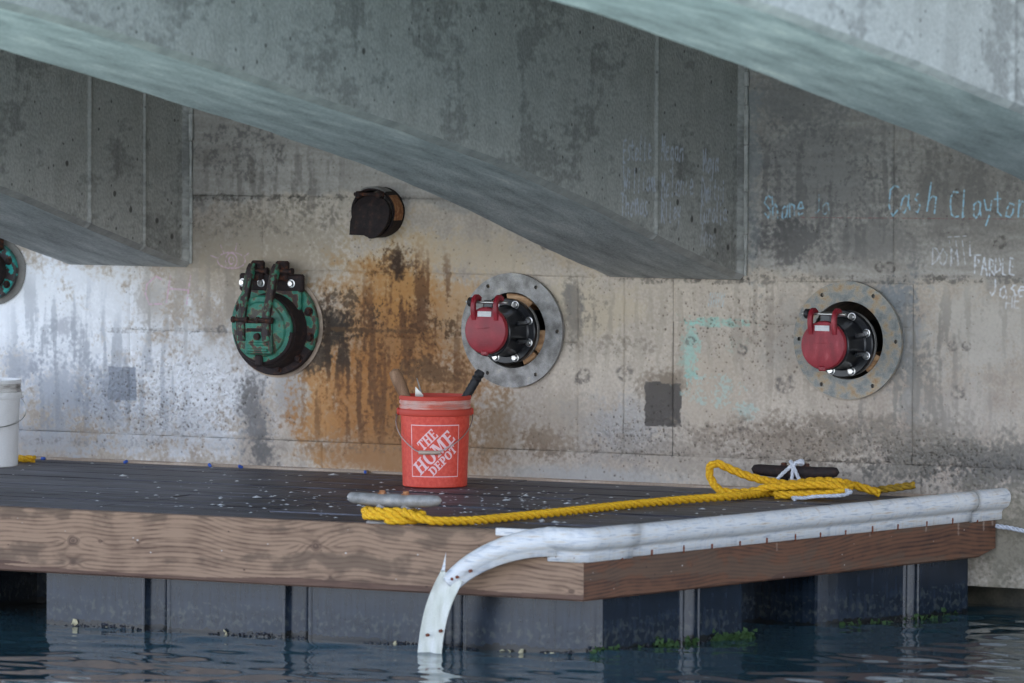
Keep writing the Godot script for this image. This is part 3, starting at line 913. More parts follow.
func build_wall_panels() -> void:
	var wall := thing("abutment_wall", "stained concrete abutment wall with chalk names, rust run and left end whitened by lime and painted-in light", "wall")
	var fn := FastNoiseLite.new()
	fn.seed = 77
	fn.frequency = 2.2
	fn.fractal_octaves = 3
	var rough := FastNoiseLite.new()
	rough.seed = 78
	rough.frequency = 14.0
	rough.fractal_octaves = 3
	var holes := [[0.004, 1.065, 0.168], [1.534, 1.062, 0.168]]
	var zones := [[-1.656, 0.746, 0.55, 0.22, 0.010], [1.449, 0.650, 0.7, 0.13, 0.008], [2.103, 0.569, 0.45, 0.16, 0.008], [0.595, 0.670, 0.28, 0.17, 0.006]]
	# x0, x1, y0, y1, how far proud
	var panels := [
		[-3.2, -1.86, 0.57, 1.292, 0.0], [-1.86, 0.306, 0.57, 1.02, 0.002], [-1.86, 0.306, 1.02, 1.292, 0.0],
		[0.306, 0.52, 0.57, 1.292, 0.002], [0.52, 0.742, 0.57, 1.292, 0.004], [0.742, 1.807, 0.57, 1.118, 0.0], [0.742, 1.807, 1.118, 1.292, 0.002], [1.807, 3.2, 0.57, 1.292, -0.001],
		[-3.2, -0.9, 0.098, 0.57, 0.009], [-0.9, 1.85, 0.098, 0.57, 0.010], [1.85, 3.2, 0.098, 0.57, 0.008],
		[-3.2, -1.2, 1.292, 1.602, 0.0], [-1.2, 0.45, 1.292, 1.602, 0.002], [-3.2, -1.2, 1.602, 3.2, -0.004], [-1.2, 0.45, 1.602, 3.2, -0.003],
		[0.45, 1.72, 1.292, 3.2, -0.003], [1.72, 3.2, 1.292, 3.2, -0.002]]
	for q in panels:
		var xs := edge_steps(q[0], q[1], 0.016)
		var ys := edge_steps(q[2], q[3], 0.016)
		var st := begin()
		st.set_smooth_group(1)
		var rows := []
		for y in ys:
			var row := []
			for x in xs:
				var e: float = minf(minf(x - q[0], q[1] - x), minf(y - q[2], q[3] - y))
				var ragged: float = 0.6 + 0.8 * absf(rough.get_noise_2d(x * 0.5, y * 0.5))
				var z: float = q[4] + fn.get_noise_2d(x, y) * 0.004 - (0.007 * ragged * clampf(1.0 - e / 0.006, 0.0, 1.0))
				if e < 1e-5: z = q[4] - 0.005
				for g in zones:
					var dx: float = (x - g[0]) / g[2]
					var dy: float = (y - g[1]) / g[3]
					var m := clampf((1.0 - dx * dx - dy * dy) * 2.0, 0.0, 1.0)
					if m > 0.0 and e > 1e-5: z += rough.get_noise_2d(x, y) * m * g[4]
				row.append(Vector3(x, y, z))
			rows.append(row)
		for j in ys.size() - 1:
			for i in xs.size() - 1:
				var mid: Vector3 = (rows[j][i] + rows[j + 1][i + 1]) / 2.0
				var cut := false
				for g in holes:
					if Vector2(mid.x - g[0], mid.y - g[1]).length() < g[2]: cut = true
				if cut: continue
				var a: Vector3 = rows[j][i]
				var b: Vector3 = rows[j][i + 1]
				var c: Vector3 = rows[j + 1][i + 1]
				var d: Vector3 = rows[j + 1][i]
				quad(st, a, b, c, d, wuv(a), wuv(b), wuv(c), wuv(d))
		put(st, "wall_panel", M.wall, wall)
	# body of the wall behind the face, its wings and the set-back foot below the bottom edge
	var st := begin()
	for s in [[-3.2, -0.17], [0.178, 1.36], [1.708, 3.2]]:
		box(st, Vector3(s[1] - s[0], 3.09, 0.5), 0.004, at((s[0] + s[1]) / 2.0, 1.655, -0.27))
	for c in [0.004, 1.534]:
		box(st, Vector3(0.34, 0.78, 0.5), 0.004, at(c, 0.50, -0.27))
		box(st, Vector3(0.34, 1.95, 0.5), 0.004, at(c, 2.22, -0.27))
	box(st, Vector3(6.4, SLAB - 3.204, 0.52), 0.004, at(0, (SLAB + 3.204) / 2.0, -0.26))
	put(st, "wall_body", M.concrete, wall)
	for s in [-1, 1]:
		st = begin()
		box(st, Vector3(5.0, SLAB - 0.1, 0.5), 0.01, at(s * 5.704, (SLAB + 0.1) / 2.0, -0.25))
		put(st, "wall_wing", M.concrete, wall)
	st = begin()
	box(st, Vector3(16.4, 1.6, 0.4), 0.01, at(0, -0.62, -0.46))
	put(st, "wall_foot", tri(ramp_tex(36, 0.03, 4, 256, 256, [[0.0, 52, 52, 46], [0.6, 74, 72, 62], [1.0, 98, 94, 80]]), 0.5, 0.0, Vector3.ONE, true), wall)  # darkness below the wall's bottom edge is put into the foot's colour


func wuv(v: Vector3) -> Vector2:
	return Vector2((v.x - WALL_X0) / 6.4, (WALL_TOP - v.y) / 3.2)


func edge_steps(a: float, b: float, step: float) -> Array:
	var out := [a, a + 0.003, a + 0.007]
	var n := maxi(1, int((b - a - 0.014) / step))
	for i in range(1, n):
		out.append(lerpf(a + 0.007, b - 0.007, i / float(n)))
	out.append_array([b - 0.007, b - 0.003, b])
	return out


# ---------------------------------------------------------------- arched beams and the slab they carry
const ARCH := [[0.0, 1.296], [0.38, 1.38], [0.74, 1.468], [1.25, 1.598], [1.98, 1.762], [2.83, 1.919], [3.55, 2.036], [4.22, 2.146], [4.85, 2.243], [5.27, 2.303], [6.2, 2.42], [7.6, 2.56]]

func arch(z: float) -> float:
	for i in ARCH.size() - 1:
		if z <= ARCH[i + 1][0]:
			var p1: float = ARCH[i][1]
			var p2: float = ARCH[i + 1][1]
			return lerpf(p1, p2, (z - ARCH[i][0]) / (ARCH[i + 1][0] - ARCH[i][0]))
	return ARCH[ARCH.size() - 1][1]


func beam(xr: float, label: String, side: Material, shift: float, ridges: Array) -> void:
	var xl := xr - 0.613
	var o := thing("concrete_beam", label, "beam", Vector3.ZERO, "arched concrete beams under the pier")
	var zs := []
	for i in 128: zs.append(i * 0.05)
	for r in ridges:
		for d in [-0.012, -0.005, 0.005, 0.012]: zs.append(r + d)
	for z in [0.012, 0.03]: zs.append(z)
	zs.sort()
	var fn := FastNoiseLite.new()
	fn.seed = int(xr * 100.0) + 500
	fn.frequency = 1.1
	var fine := FastNoiseLite.new()
	fine.seed = 9
	fine.frequency = 9.0
	var ch := 0.022
	var rows := []
	for z in zs:
		var y0 := arch(z) + fn.get_noise_2d(z * 0.7, 3.0) * 0.005
		var out := fn.get_noise_2d(z, 50.0) * 0.004
		for r in ridges:
			if absf(z - r) < 0.006: out += 0.006
		if z < 0.02: out += 0.02
		var jag := fine.get_noise_2d(z, 7.0) * 0.0022
		rows.append([Vector3(xr + out, SLAB, z), Vector3(xr + out, y0 + ch + jag, z), Vector3(xr - ch + out, y0 + jag * 0.4, z), Vector3(xl + ch, y0 + fine.get_noise_2d(z, 30.0) * 0.0015, z), Vector3(xl, y0 + ch, z), Vector3(xl, SLAB, z)])
	for part in [["side_face", 0, 1, side], ["side_face", 4, 5, M.beam_side], ["soffit", 2, 3, M.soffit], ["chamfer", 1, 2, M.beam_edge], ["chamfer", 3, 4, M.beam_edge]]:
		var st := begin()
		st.set_smooth_group(1)
		for i in zs.size() - 1:
			var a: Vector3 = rows[i][part[1]]
			var b: Vector3 = rows[i][part[2]]
			var c: Vector3 = rows[i + 1][part[2]]
			var d: Vector3 = rows[i + 1][part[1]]
			if part[0] == "soffit":
				quad(st, a, b, c, d, Vector2((a.z + shift) / 8.0, 0.1), Vector2((b.z + shift) / 8.0, 0.7), Vector2((c.z + shift) / 8.0, 0.7), Vector2((d.z + shift) / 8.0, 0.1))
			else:
				quad(st, a, b, c, d, buv(a, shift), buv(b, shift), buv(c, shift), buv(d, shift))
		put(st, part[0], part[3], o)
	joint_strip(o, xr)


func joint_strip(o: Node3D, xr: float) -> void:
	var st := begin()
	var y := 1.31
	while y < SLAB - 0.01:    # ragged mortar fillet where the beam meets the wall
		var l := minf(rng.randf_range(0.06, 0.22), SLAB - 0.005 - y)
		box(st, Vector3(rng.randf_range(0.010, 0.022), l, rng.randf_range(0.012, 0.02)), 0.004, at(xr + 0.024, y + l / 2.0, 0.008))
		y += l
	put(st, "mortar_fillet", M.mortar, o)


func buv(v: Vector3, shift: float) -> Vector2:
	return Vector2((v.z + shift) / 8.0, (WALL_TOP - v.y) / 2.0)


func make_beams() -> void:
	beam(-1.572, "arched concrete beam springing from the wall at the picture's left edge", M.beam_side, 0.0, [0.34, 0.77])
	beam(1.048, "middle arched concrete beam with names chalked on its side beside the wall", M.beam_side_written, 0.0, [0.766])
	beam(3.668, "arched concrete beam crossing the upper right corner, pale side face", M.beam_side, 2.3, [3.4])
	var st := begin()
	box(st, Vector3(17.0, 0.4, 8.4), 0.02, at(1.0, SLAB + 0.202, 2.2))
	var o := put(st, "pier_deck_slab", M.concrete)
	tag(o, "concrete pier slab lying on top of the arched beams", "slab")


# ---------------------------------------------------------------- the dock
func edge_point(t: float) -> Vector3:   # right-hand edge of the dock, 0 at the front corner, 1 at the wall
	return Vector3(lerpf(1.568, 2.185, t), 0.022 * t, lerpf(FRONT, 0.03, t))


func wood_tex(sd: int, len_m: float, high: float, w: int, h: int, light: Color, dark: Color, knots: Array, freq: float, wet: float, bend: float, contrast: float, drips := 0) -> ImageTexture:
	var p := Paint.new(w, h)
	var fa := FastNoiseLite.new()
	fa.seed = sd
	fa.frequency = 0.9
	fa.fractal_octaves = 3
	var n1 := noise(sd + 1, 0.012, 4, w, h, 8, 1)
	var n2 := noise(sd + 2, 0.10, 3, w, h, 32, 1)
	var n3 := noise(sd + 3, 0.02, 4, w, h)
	var base := PackedFloat32Array()
	for i in w:
		base.append(fa.get_noise_2d(i / float(w) * len_m * 1.2, 3.0) * bend + fa.get_noise_2d(i / float(w) * len_m * 2.5, 9.0) * 0.003)
	for j in h:
		var y := high * (1.0 - j / float(h))
		for i in w:
			var k := j * w + i
			var x := i / float(w) * len_m
			var gy := y * 0.9 + base[i] * (0.5 + y / high) + (n1[k] - 128.0) / 128.0 * 0.004
			var kn := 0.0
			for q in knots:
				var dx: float = (x - q[0])
				if absf(dx) > q[2] * 9.0: continue
				var dy: float = y - q[1]
				var e := exp(-(dx * dx / (q[2] * q[2] * 9.0) + dy * dy / (q[2] * q[2] * 4.0)))
				gy += e * q[2] * 1.5 * (1.0 if dy > 0 else -1.0)
				var d: float = sqrt(dx * dx * 0.45 + dy * dy) / q[2] + (n3[k] - 128.0) / 128.0 * 0.7
				if d < 1.15: kn = maxf(kn, clampf((1.15 - d) * 3.0, 0.0, 1.0) * (0.72 + 0.28 * sin(d * 14.0)))
			var ring := 0.5 + 0.5 * sin(gy * freq)
			ring = ring * ring * (0.55 + (n3[k] / 255.0) * 0.5)
			var f := clampf(ring * contrast + (n2[k] - 128.0) / 128.0 * 0.30 + (n3[k] - 128.0) / 128.0 * 0.22, 0.0, 1.0)
			p.r[k] = lerpf(light.r8, dark.r8, f); p.g[k] = lerpf(light.g8, dark.g8, f); p.b[k] = lerpf(light.b8, dark.b8, f)
			p.mix(k, 96, 78, 62, clampf((n1[k] * 0.6 + n3[k] * 0.4 - 138.0) / 50.0, 0.0, 0.6))
			p.mix(k, 66, 48, 38, kn * 0.65)
			if y < wet + base[i] * 0.25 + (n1[k] - 128.0) / 128.0 * 0.02:
				p.mix(k, 74, 50, 40, 0.62)
	for n in 46:    # nail holes, chips, droppings
		var x := rng.randf_range(0, w)
		var y := rng.randf_range(4, h - 4)
		if n % 3 == 0: p.dot(x, y, rng.randf_range(0.6, 1.6), 206, 204, 200, 0.8)
		else: p.dot(x, y, rng.randf_range(0.6, 1.8), 58, 38, 30, 0.8)
	for n in drips:
		var x := rng.randf_range(0, w)
		var y := rng.randf_range(0, h * 0.2)
		var l := rng.randf_range(0.15, 0.5) * h
		for s in int(l):
			p.dot(x + rng.randf_range(-1, 1), y + s, rng.randf_range(0.8, 3.0), 176, 164, 152, 0.16)
	return p.tex()


func make_dock() -> void:
	var dock := thing("floating_dock", "floating timber dock with dark planks, brown fascia and black plastic floats", "dock")
	# planks
	var y := DECK - 0.02
	var z := 0.035
	var n := 0
	while z < FRONT - 0.06:
		var wd := minf(0.138, FRONT - 0.052 - z)
		var x1 := lerpf(1.568, 2.185, (FRONT - z - wd) / FRONT) - 0.05
		var joints := [-4.6, -2.9 + 0.7 * sin(n * 2.1), 0.1 + 0.8 * sin(n * 1.7), x1]
		for k in 3:
			var st := begin()
			var l: float = joints[k + 1] - joints[k] - 0.004
			box(st, Vector3(l, 0.04, wd - 0.007), 0.004, at(0, 0, 0))
			var o := put(st, "plank", M.planks[(n * 3 + k * 2 + n / 3) % 4], dock)
			o.position = Vector3((joints[k] + joints[k + 1]) / 2.0, y + rng.randf_range(-0.003, 0.002), z + wd / 2.0)
			o.rotation = Vector3(rng.randf_range(-0.006, 0.006), 0, rng.randf_range(-0.0008, 0.0008))
		z += 0.141
		n += 1
	# wooden strip along the wall
	var st := begin()
	box(st, Vector3(3.9, 0.034, 0.022), 0.004, at(-2.62, DECK - 0.005, 0.021))
	put(st, "edge_strip", M.grey_wood, dock)
	st = begin()
	box(st, Vector3(2.7, 0.03, 0.02), 0.004, at(0.70, DECK - 0.006, 0.022))
	put(st, "edge_strip", M.grey_wood, dock)
	# fascia boards
	var knots := []
	for q in [Vector3(-0.630, 0.333, 2.387), Vector3(-0.504, 0.338, 2.387), Vector3(-0.626, 0.252, 2.387), Vector3(-0.334, 0.338, 2.387), Vector3(0.441, 0.363, 2.387), Vector3(0.506, 0.246, 2.387), Vector3(1.516, 0.241, 2.387)]:
		knots.append([q.x + 4.6, q.y - 0.205, 0.012])
	knots[2][2] = 0.013; knots[4][2] = 0.022; knots[1][2] = 0.006; knots[0][2] = 0.015; knots[3][2] = 0.007; knots[5][2] = 0.007; knots[6][2] = 0.008
	var front := textured(wood_tex(301, 6.168, 0.244, 2048, 128, Color8(150, 122, 98), Color8(74, 53, 40), knots, 420.0, 0.030, 0.045, 0.46), 0.8)
	var side := textured(wood_tex(341, 2.44, 0.244, 1024, 128, Color8(106, 71, 49), Color8(46, 29, 22), [[0.55, 0.17, 0.008], [1.3, 0.2, 0.01]], 480.0, 0.0, 0.05, 0.55, 16), 0.72)
	fascia(dock, Vector3(-4.6, 0, FRONT), Vector3(1.568, 0, FRONT), front, 0.0)
	fascia(dock, edge_point(0.0), edge_point(1.0), side, 0.03)
	# floats: plan outline extruded, seen faces curved into channels and rounded corners
	var e0 := edge_point(0.0)
	var e1 := edge_point(1.0)
	var dir := (e1 - e0)
	dir.y = 0.0
	dir = dir.normalized()
	var inn := Vector3(dir.z, 0, -dir.x)
	if inn.x > 0: inn = -inn
	var c0 := Vector3(e0.x, 0, 2.317) + inn * 0.05
	var line := func(s: float) -> Vector3: return c0 + dir * s
	var plan := [Vector3(-0.807, 0, 1.2), Vector3(-0.807, 0, 2.27), Vector3(-0.79, 0, 2.317)]
	for x in [-0.295, 0.325, 0.985]: channel(plan, Vector3(x, 0, 2.317), Vector3.RIGHT, Vector3(0, 0, -1), 0.05)
	round_corner(plan, c0, Vector3.RIGHT, dir, 0.10)
	channel(plan, line.call(0.60), dir, inn, 0.042)
	plan.append(line.call(0.90)); plan.append(line.call(0.92) + inn * 0.02); plan.append(line.call(0.92) + inn * 0.9)
	float_body(dock, plan)
	var f1: Vector3 = line.call(1.38) + inn * 0.02
	plan = [f1 + inn * 1.2, f1 + inn * 0.08, f1 + inn * 0.03 + dir * 0.012]
	for k in 5:
		plan.append(f1 + inn * (0.03 * (1.0 - sin(k * 0.35))) + dir * (0.03 + 0.05 * k))
	channel(plan, line.call(1.92), dir, inn, 0.035)
	plan.append(line.call(2.28)); plan.append(line.call(2.29) + inn * 0.9)
	float_body(dock, plan)
	# inner float glimpsed between the two, and one beyond the left gap
	plan = [Vector3(0.9, 0, 1.24), line.call(1.05) + inn * 0.34, line.call(1.45) + inn * 0.34, Vector3(1.0, 0, 0.75)]
	float_body(dock, plan)
	plan = [Vector3(-3.6, 0, 1.4), Vector3(-3.6, 0, 2.317), Vector3(-1.35, 0, 2.317), Vector3(-1.33, 0, 2.29), Vector3(-1.33, 0, 1.4)]
	float_body(dock, plan)
	plan = [Vector3(-4.4, 0, 0.2), Vector3(-4.4, 0, 1.55), Vector3(-0.86, 0, 1.55), Vector3(-0.86, 0, 1.15), Vector3(0.8, 0, 1.15), Vector3(0.8, 0, 0.2)]
	float_body(dock, plan)
	# joists under the planks
	for x in [-4.2, -3.0, -1.8, -0.6, 0.6, 1.35]:
		st = begin()
		box(st, Vector3(0.09, 0.14, 2.2), 0.004, at(x, DECK - 0.115, 1.2))
		put(st, "joist", M.planks[0], dock)


func fascia(dock: Node3D, a: Vector3, b: Vector3, m: Material, cut: float) -> void:
	# a 0.05 m board between a and b, its outer face through both, texture 0..1 along it
	var st := begin()
	st.set_smooth_group(-1)
	var d := b - a
	var out := Vector3(-d.z, 0, d.x).normalized()
	if out.z + out.x < 0: out = -out
	var top := DECK + 0.002
	var bot := 0.205
	var bv := 0.006
	var n := 24
	for i in n:
		for s in [[bot, bot + bv, 0.0 - bv, 0.0], [bot + bv, top - bv, 0.0, 0.0], [top - bv, top, 0.0, -bv]]:
			var t0 := i / float(n)
			var t1 := (i + 1) / float(n)
			var p0 := a.lerp(b, t0)
			var p1 := a.lerp(b, t1)
			var c0 := cut * clampf((t0 - 0.975) / 0.025, 0.0, 1.0)
			var c1 := cut * clampf((t1 - 0.975) / 0.025, 0.0, 1.0)
			var lo0: float = maxf(s[0], bot + c0)
			var lo1: float = maxf(s[0], bot + c1)
			quad(st, p0 + Vector3(0, lo0, 0) + out * s[2], p1 + Vector3(0, lo1, 0) + out * s[2], p1 + Vector3(0, maxf(s[1], lo1), 0) + out * s[3], p0 + Vector3(0, maxf(s[1], lo0), 0) + out * s[3],
				Vector2(t0, 1.0 - (lo0 - bot) / 0.246), Vector2(t1, 1.0 - (lo1 - bot) / 0.246), Vector2(t1, 1.0 - (s[1] - bot) / 0.246), Vector2(t0, 1.0 - (s[1] - bot) / 0.246))
	# top, back, underside, ends
	var q := [a + Vector3(0, top, 0) - out * bv, b + Vector3(0, top, 0) - out * bv, b + Vector3(0, top, 0) - out * 0.05, a + Vector3(0, top, 0) - out * 0.05]
	quad(st, q[0], q[1], q[2], q[3], Vector2(0, 0.05), Vector2(1, 0.05), Vector2(1, 0.2), Vector2(0, 0.2))
	var u := [a + Vector3(0, bot, 0) - out * bv, b + Vector3(0, bot + cut, 0) - out * bv, b + Vector3(0, bot + cut, 0) - out * 0.05, a + Vector3(0, bot, 0) - out * 0.05]
	quad(st, u[3], u[2], u[1], u[0], Vector2(0, 0.9), Vector2(1, 0.9), Vector2(1, 0.98), Vector2(0, 0.98))
	quad(st, q[3], q[2], u[2], u[3], Vector2(0, 0), Vector2(1, 0), Vector2(1, 1), Vector2(0, 1))
	quad(st, u[1], u[2], q[2], q[1], Vector2(0.98, 1), Vector2(1, 1), Vector2(1, 0), Vector2(0.98, 0))
	quad(st, u[3], u[0], q[0], q[3], Vector2(0, 1), Vector2(0.02, 1), Vector2(0.02, 0), Vector2(0, 0))
	put(st, "fascia_board", m, dock)


func channel(plan: Array, c: Vector3, along: Vector3, into: Vector3, r: float) -> void:
	plan.append(c - along * (r + 0.014))
	plan.append(c - along * (r + 0.010) - into * 0.008)
	plan.append(c - along * (r + 0.002) - into * 0.008)
	for k in range(0, 9):
		var a := PI * k / 8.0
		plan.append(c - along * cos(a) * r + into * sin(a) * r * 0.85)
	plan.append(c + along * (r + 0.002) - into * 0.008)
	plan.append(c + along * (r + 0.010) - into * 0.008)
	plan.append(c + along * (r + 0.014))


func round_corner(plan: Array, c: Vector3, d0: Vector3, d1: Vector3, r: float) -> void:
	plan.append(c - d0 * (r + 0.012))
	plan.append(c - d0 * (r + 0.006) + Vector3(0, 0, 0.006))
	for k in 9:
		var t := k / 8.0
		plan.append((c - d0 * r).lerp(c, t).lerp(c.lerp(c + d1 * r, t), t))
	var n := Vector3(-d1.z, 0, d1.x)
	if n.x < 0: n = -n
	plan.append(c + d1 * (r + 0.006) + n * 0.006)
	plan.append(c + d1 * (r + 0.014))


func float_body(dock: Node3D, plan: Array) -> void:
	var st := begin()
	var run := 0.0
	for i in plan.size() - 1:
		var a: Vector3 = plan[i]
		var b: Vector3 = plan[i + 1]
		var l := a.distance_to(b)
		st.set_smooth_group(1 if l < 0.045 else -1)
		var hi := Vector3(0, 0.22, 0)
		var lo := Vector3(0, -0.3, 0)
		quad(st, a + lo, b + lo, b + hi, a + hi, Vector2(run, 1.0), Vector2(run + l, 1.0), Vector2(run + l, 0.133), Vector2(run, 0.133))
		run += l
	st.set_smooth_group(-1)
	# lid
	var mid := Vector3.ZERO
	for v in plan: mid += v
	mid = mid / plan.size()
	for i in plan.size():
		var a: Vector3 = plan[i]
		var b: Vector3 = plan[(i + 1) % plan.size()]
		tri3(st, a + Vector3(0, 0.22, 0), b + Vector3(0, 0.22, 0), mid + Vector3(0, 0.22, 0))
	quad(st, plan[plan.size() - 1] + Vector3(0, -0.3, 0), plan[0] + Vector3(0, -0.3, 0), plan[0] + Vector3(0, 0.22, 0), plan[plan.size() - 1] + Vector3(0, 0.22, 0))
	put(st, "float", M.float_plastic, dock)


# ---------------------------------------------------------------- white edge bumper
func make_bumper() -> void:
	var o := thing("dock_bumper", "white vinyl dock bumper, torn loose at the corner and hanging into the water", "bumper")
	# roll profile: (outwards, height above deck)
	var prof := [Vector2(-0.020, 0.004), Vector2(-0.008, 0.016), Vector2(0.010, 0.022), Vector2(0.030, 0.019), Vector2(0.043, 0.008), Vector2(0.048, -0.008), Vector2(0.047, -0.028), Vector2(0.038, -0.046), Vector2(0.024, -0.054), Vector2(0.015, -0.060), Vector2(0.011, -0.068), Vector2(0.010, -0.096), Vector2(0.001, -0.099)]
	var e0 := edge_point(0.0)
	var e1 := edge_point(1.0)
	var pts := []
	var fn := FastNoiseLite.new()
	fn.seed = 15
	fn.frequency = 3.0
	for i in 4: pts.append([Vector3(lerpf(1.425, 1.545, i / 3.0), 0, FRONT), Vector3(0, 0, 1)])
	var d := (e1 - e0)
	var nrm := Vector3(-d.z, 0, d.x).normalized()
	if nrm.x < 0: nrm = -nrm
	for i in 6:
		var t := i / 5.0
		var nn := Vector3(0, 0, 1).slerp(nrm, t)
		pts.append([Vector3(1.552, 0, FRONT).lerp(e0 + d * 0.008, t), nn])
	for i in 4: pts.append([e0 + d * lerpf(0.02, 0.105, i / 3.0), nrm])
	var corner := pts.duplicate()
	sweep(o, "corner_cap", corner, prof, 1.06, fn)
	var run := []
	for i in 41: run.append([e0 + d * lerpf(0.10, 0.93, i / 40.0), nrm])
	sweep(o, "bumper_rail", run, prof, 1.0, fn)
	var tail := []
	for i in 8:
		var t := i / 7.0
		tail.append([e0 + d * lerpf(0.93, 1.008, t), nrm])
	for i in range(1, 6):
		var a := i / 5.0 * 1.3
		tail.append([e0 + d * 1.008 + d.normalized() * sin(a) * 0.012, nrm.rotated(Vector3.UP, a * 0.9)])
	sweep(o, "end_cap", tail, prof, 1.05, fn)
	# screws
	for i in 15:
		var t := 0.02 + i * 0.066 + rng.randf_range(-0.006, 0.006)
		var p := e0 + d * t + nrm * 0.008 + Vector3(0, DECK - 0.085, 0)
		var st := begin()
		lathe(st, [Vector2(0.006, 0), Vector2(0.0055, 0.003), Vector2(0, 0.004)], 8, Transform3D(Basis.looking_at(-nrm, Vector3.UP), p))
		put(st, "screw", M.screw_rust, o)
		st = begin()
		box(st, Vector3(rng.randf_range(0.006, 0.012), rng.randf_range(0.016, 0.034), 0.003), 0.001, Transform3D(Basis.looking_at(-nrm, Vector3.UP), p + nrm * 0.0022 + Vector3(0, -0.004, 0)))
		put(st, "rust_run", M.screw_rust, o)
	for x in [1.43, 1.46, 1.535]:
		var st := begin()
		lathe(st, [Vector2(0.007, 0), Vector2(0.0065, 0.003), Vector2(0, 0.004)], 8, at(x, DECK - 0.085, FRONT + 0.0085))
		put(st, "screw", M.screw_rust, o)
	# the torn length: bends away from the dock and folds down into the water
	var line := [Vector3(1.461, 0.419, 2.400), Vector3(1.370, 0.410, 2.430), Vector3(1.280, 0.386, 2.455), Vector3(1.196, 0.350, 2.475), Vector3(1.129, 0.308, 2.490), Vector3(1.072, 0.259, 2.500)]
	strip(o, "peeled_strip", smooth_path(line, 0.012), [Vector2(-0.056, -0.014), Vector2(-0.048, 0.004), Vector2(-0.024, 0.022), Vector2(0.006, 0.024), Vector2(0.026, 0.012), Vector2(0.032, 0.004), Vector2(0.052, 0.002), Vector2(0.054, -0.006)], 1.0, 0.72, M.vinyl)
	var hang := [Vector3(1.089, 0.285, 2.500), Vector3(1.067, 0.234, 2.513), Vector3(1.045, 0.171, 2.525), Vector3(1.027, 0.094, 2.530), Vector3(1.013, -0.006, 2.530), Vector3(0.992, -0.174, 2.510), Vector3(0.976, -0.326, 2.480)]
	strip(o, "hanging_strip", smooth_path(hang, 0.012), [Vector2(-0.050, 0.012), Vector2(-0.044, 0.018), Vector2(-0.030, 0.006), Vector2(-0.004, -0.004), Vector2(0.012, 0.004), Vector2(0.018, 0.006), Vector2(0.044, 0.004), Vector2(0.050, 0.010)], 0.95, 1.0, M.vinyl_inner)
	var st := begin()
	var sp := [Vector3(1.043, 0.280, 2.507), Vector3(1.054, 0.314, 2.509), Vector3(1.066, 0.373, 2.512)]
	st.set_smooth_group(-1)
	var a: Vector3 = sp[0]
	quad(st, a + Vector3(-0.012, 0, 0), a + Vector3(0.012, 0, 0), sp[1] + Vector3(0.007, 0, 0), sp[1] + Vector3(-0.006, 0, 0))
	tri3(st, sp[1] + Vector3(-0.006, 0, 0), sp[1] + Vector3(0.007, 0, 0), sp[2])
	quad(st, a + Vector3(0.012, 0, 0), a + Vector3(0, 0, -0.008), sp[1] + Vector3(0, 0, -0.005), sp[1] + Vector3(0.007, 0, 0))
	tri3(st, sp[1] + Vector3(0.007, 0, 0), sp[1] + Vector3(0, 0, -0.005), sp[2])
	put(st, "splinter", M.vinyl, o)
	for q in [Vector3(1.010, 0.069, 2.552), Vector3(1.062, 0.086, 2.548), Vector3(1.166, 0.308, 2.512), Vector3(1.115, 0.284, 2.518), Vector3(1.095, 0.276, 2.519)]:
		st = begin()
		lathe(st, [Vector2(0.006, -0.01), Vector2(0.006, 0.002), Vector2(0, 0.003)], 8, Transform3D(Basis.IDENTITY, q))
		put(st, "screw", M.screw_rust, o)
	# the strip of backing still fixed under the torn part
	st = begin()
	box(st, Vector3(0.2, 0.03, 0.012), 0.003, at(1.31, DECK - 0.004, FRONT + 0.0085))
	put(st, "backing_strip", M.vinyl, o)


func sweep(o: Node3D, called: String, pts: Array, prof: Array, k: float, fn: FastNoiseLite) -> void:
	var st := begin()
	st.set_smooth_group(1)
	var rows := []
	for q in pts:
		var row := []
		for j in prof.size():
			var v: Vector2 = prof[j]
			var w := fn.get_noise_2d(q[0].z * 1.3 + q[0].x, j * 0.12) * 0.006
			row.append(q[0] + q[1] * (v.x * k + (w if j > 1 and j < 9 else 0.0) + (0.001 if k > 1.0 else 0.0)) + Vector3(0, DECK + (v.y + 0.02) * k - 0.02, 0))
		rows.append(row)
	for i in rows.size() - 1:
		for j in prof.size() - 1:
			quad(st, rows[i][j + 1], rows[i + 1][j + 1], rows[i + 1][j], rows[i][j])
	for e in [0, rows.size() - 1]:
		for j in range(1, prof.size() - 1):
			tri3(st, rows[e][0], rows[e][j], rows[e][j + 1])
	put(st, called, M.vinyl, o)


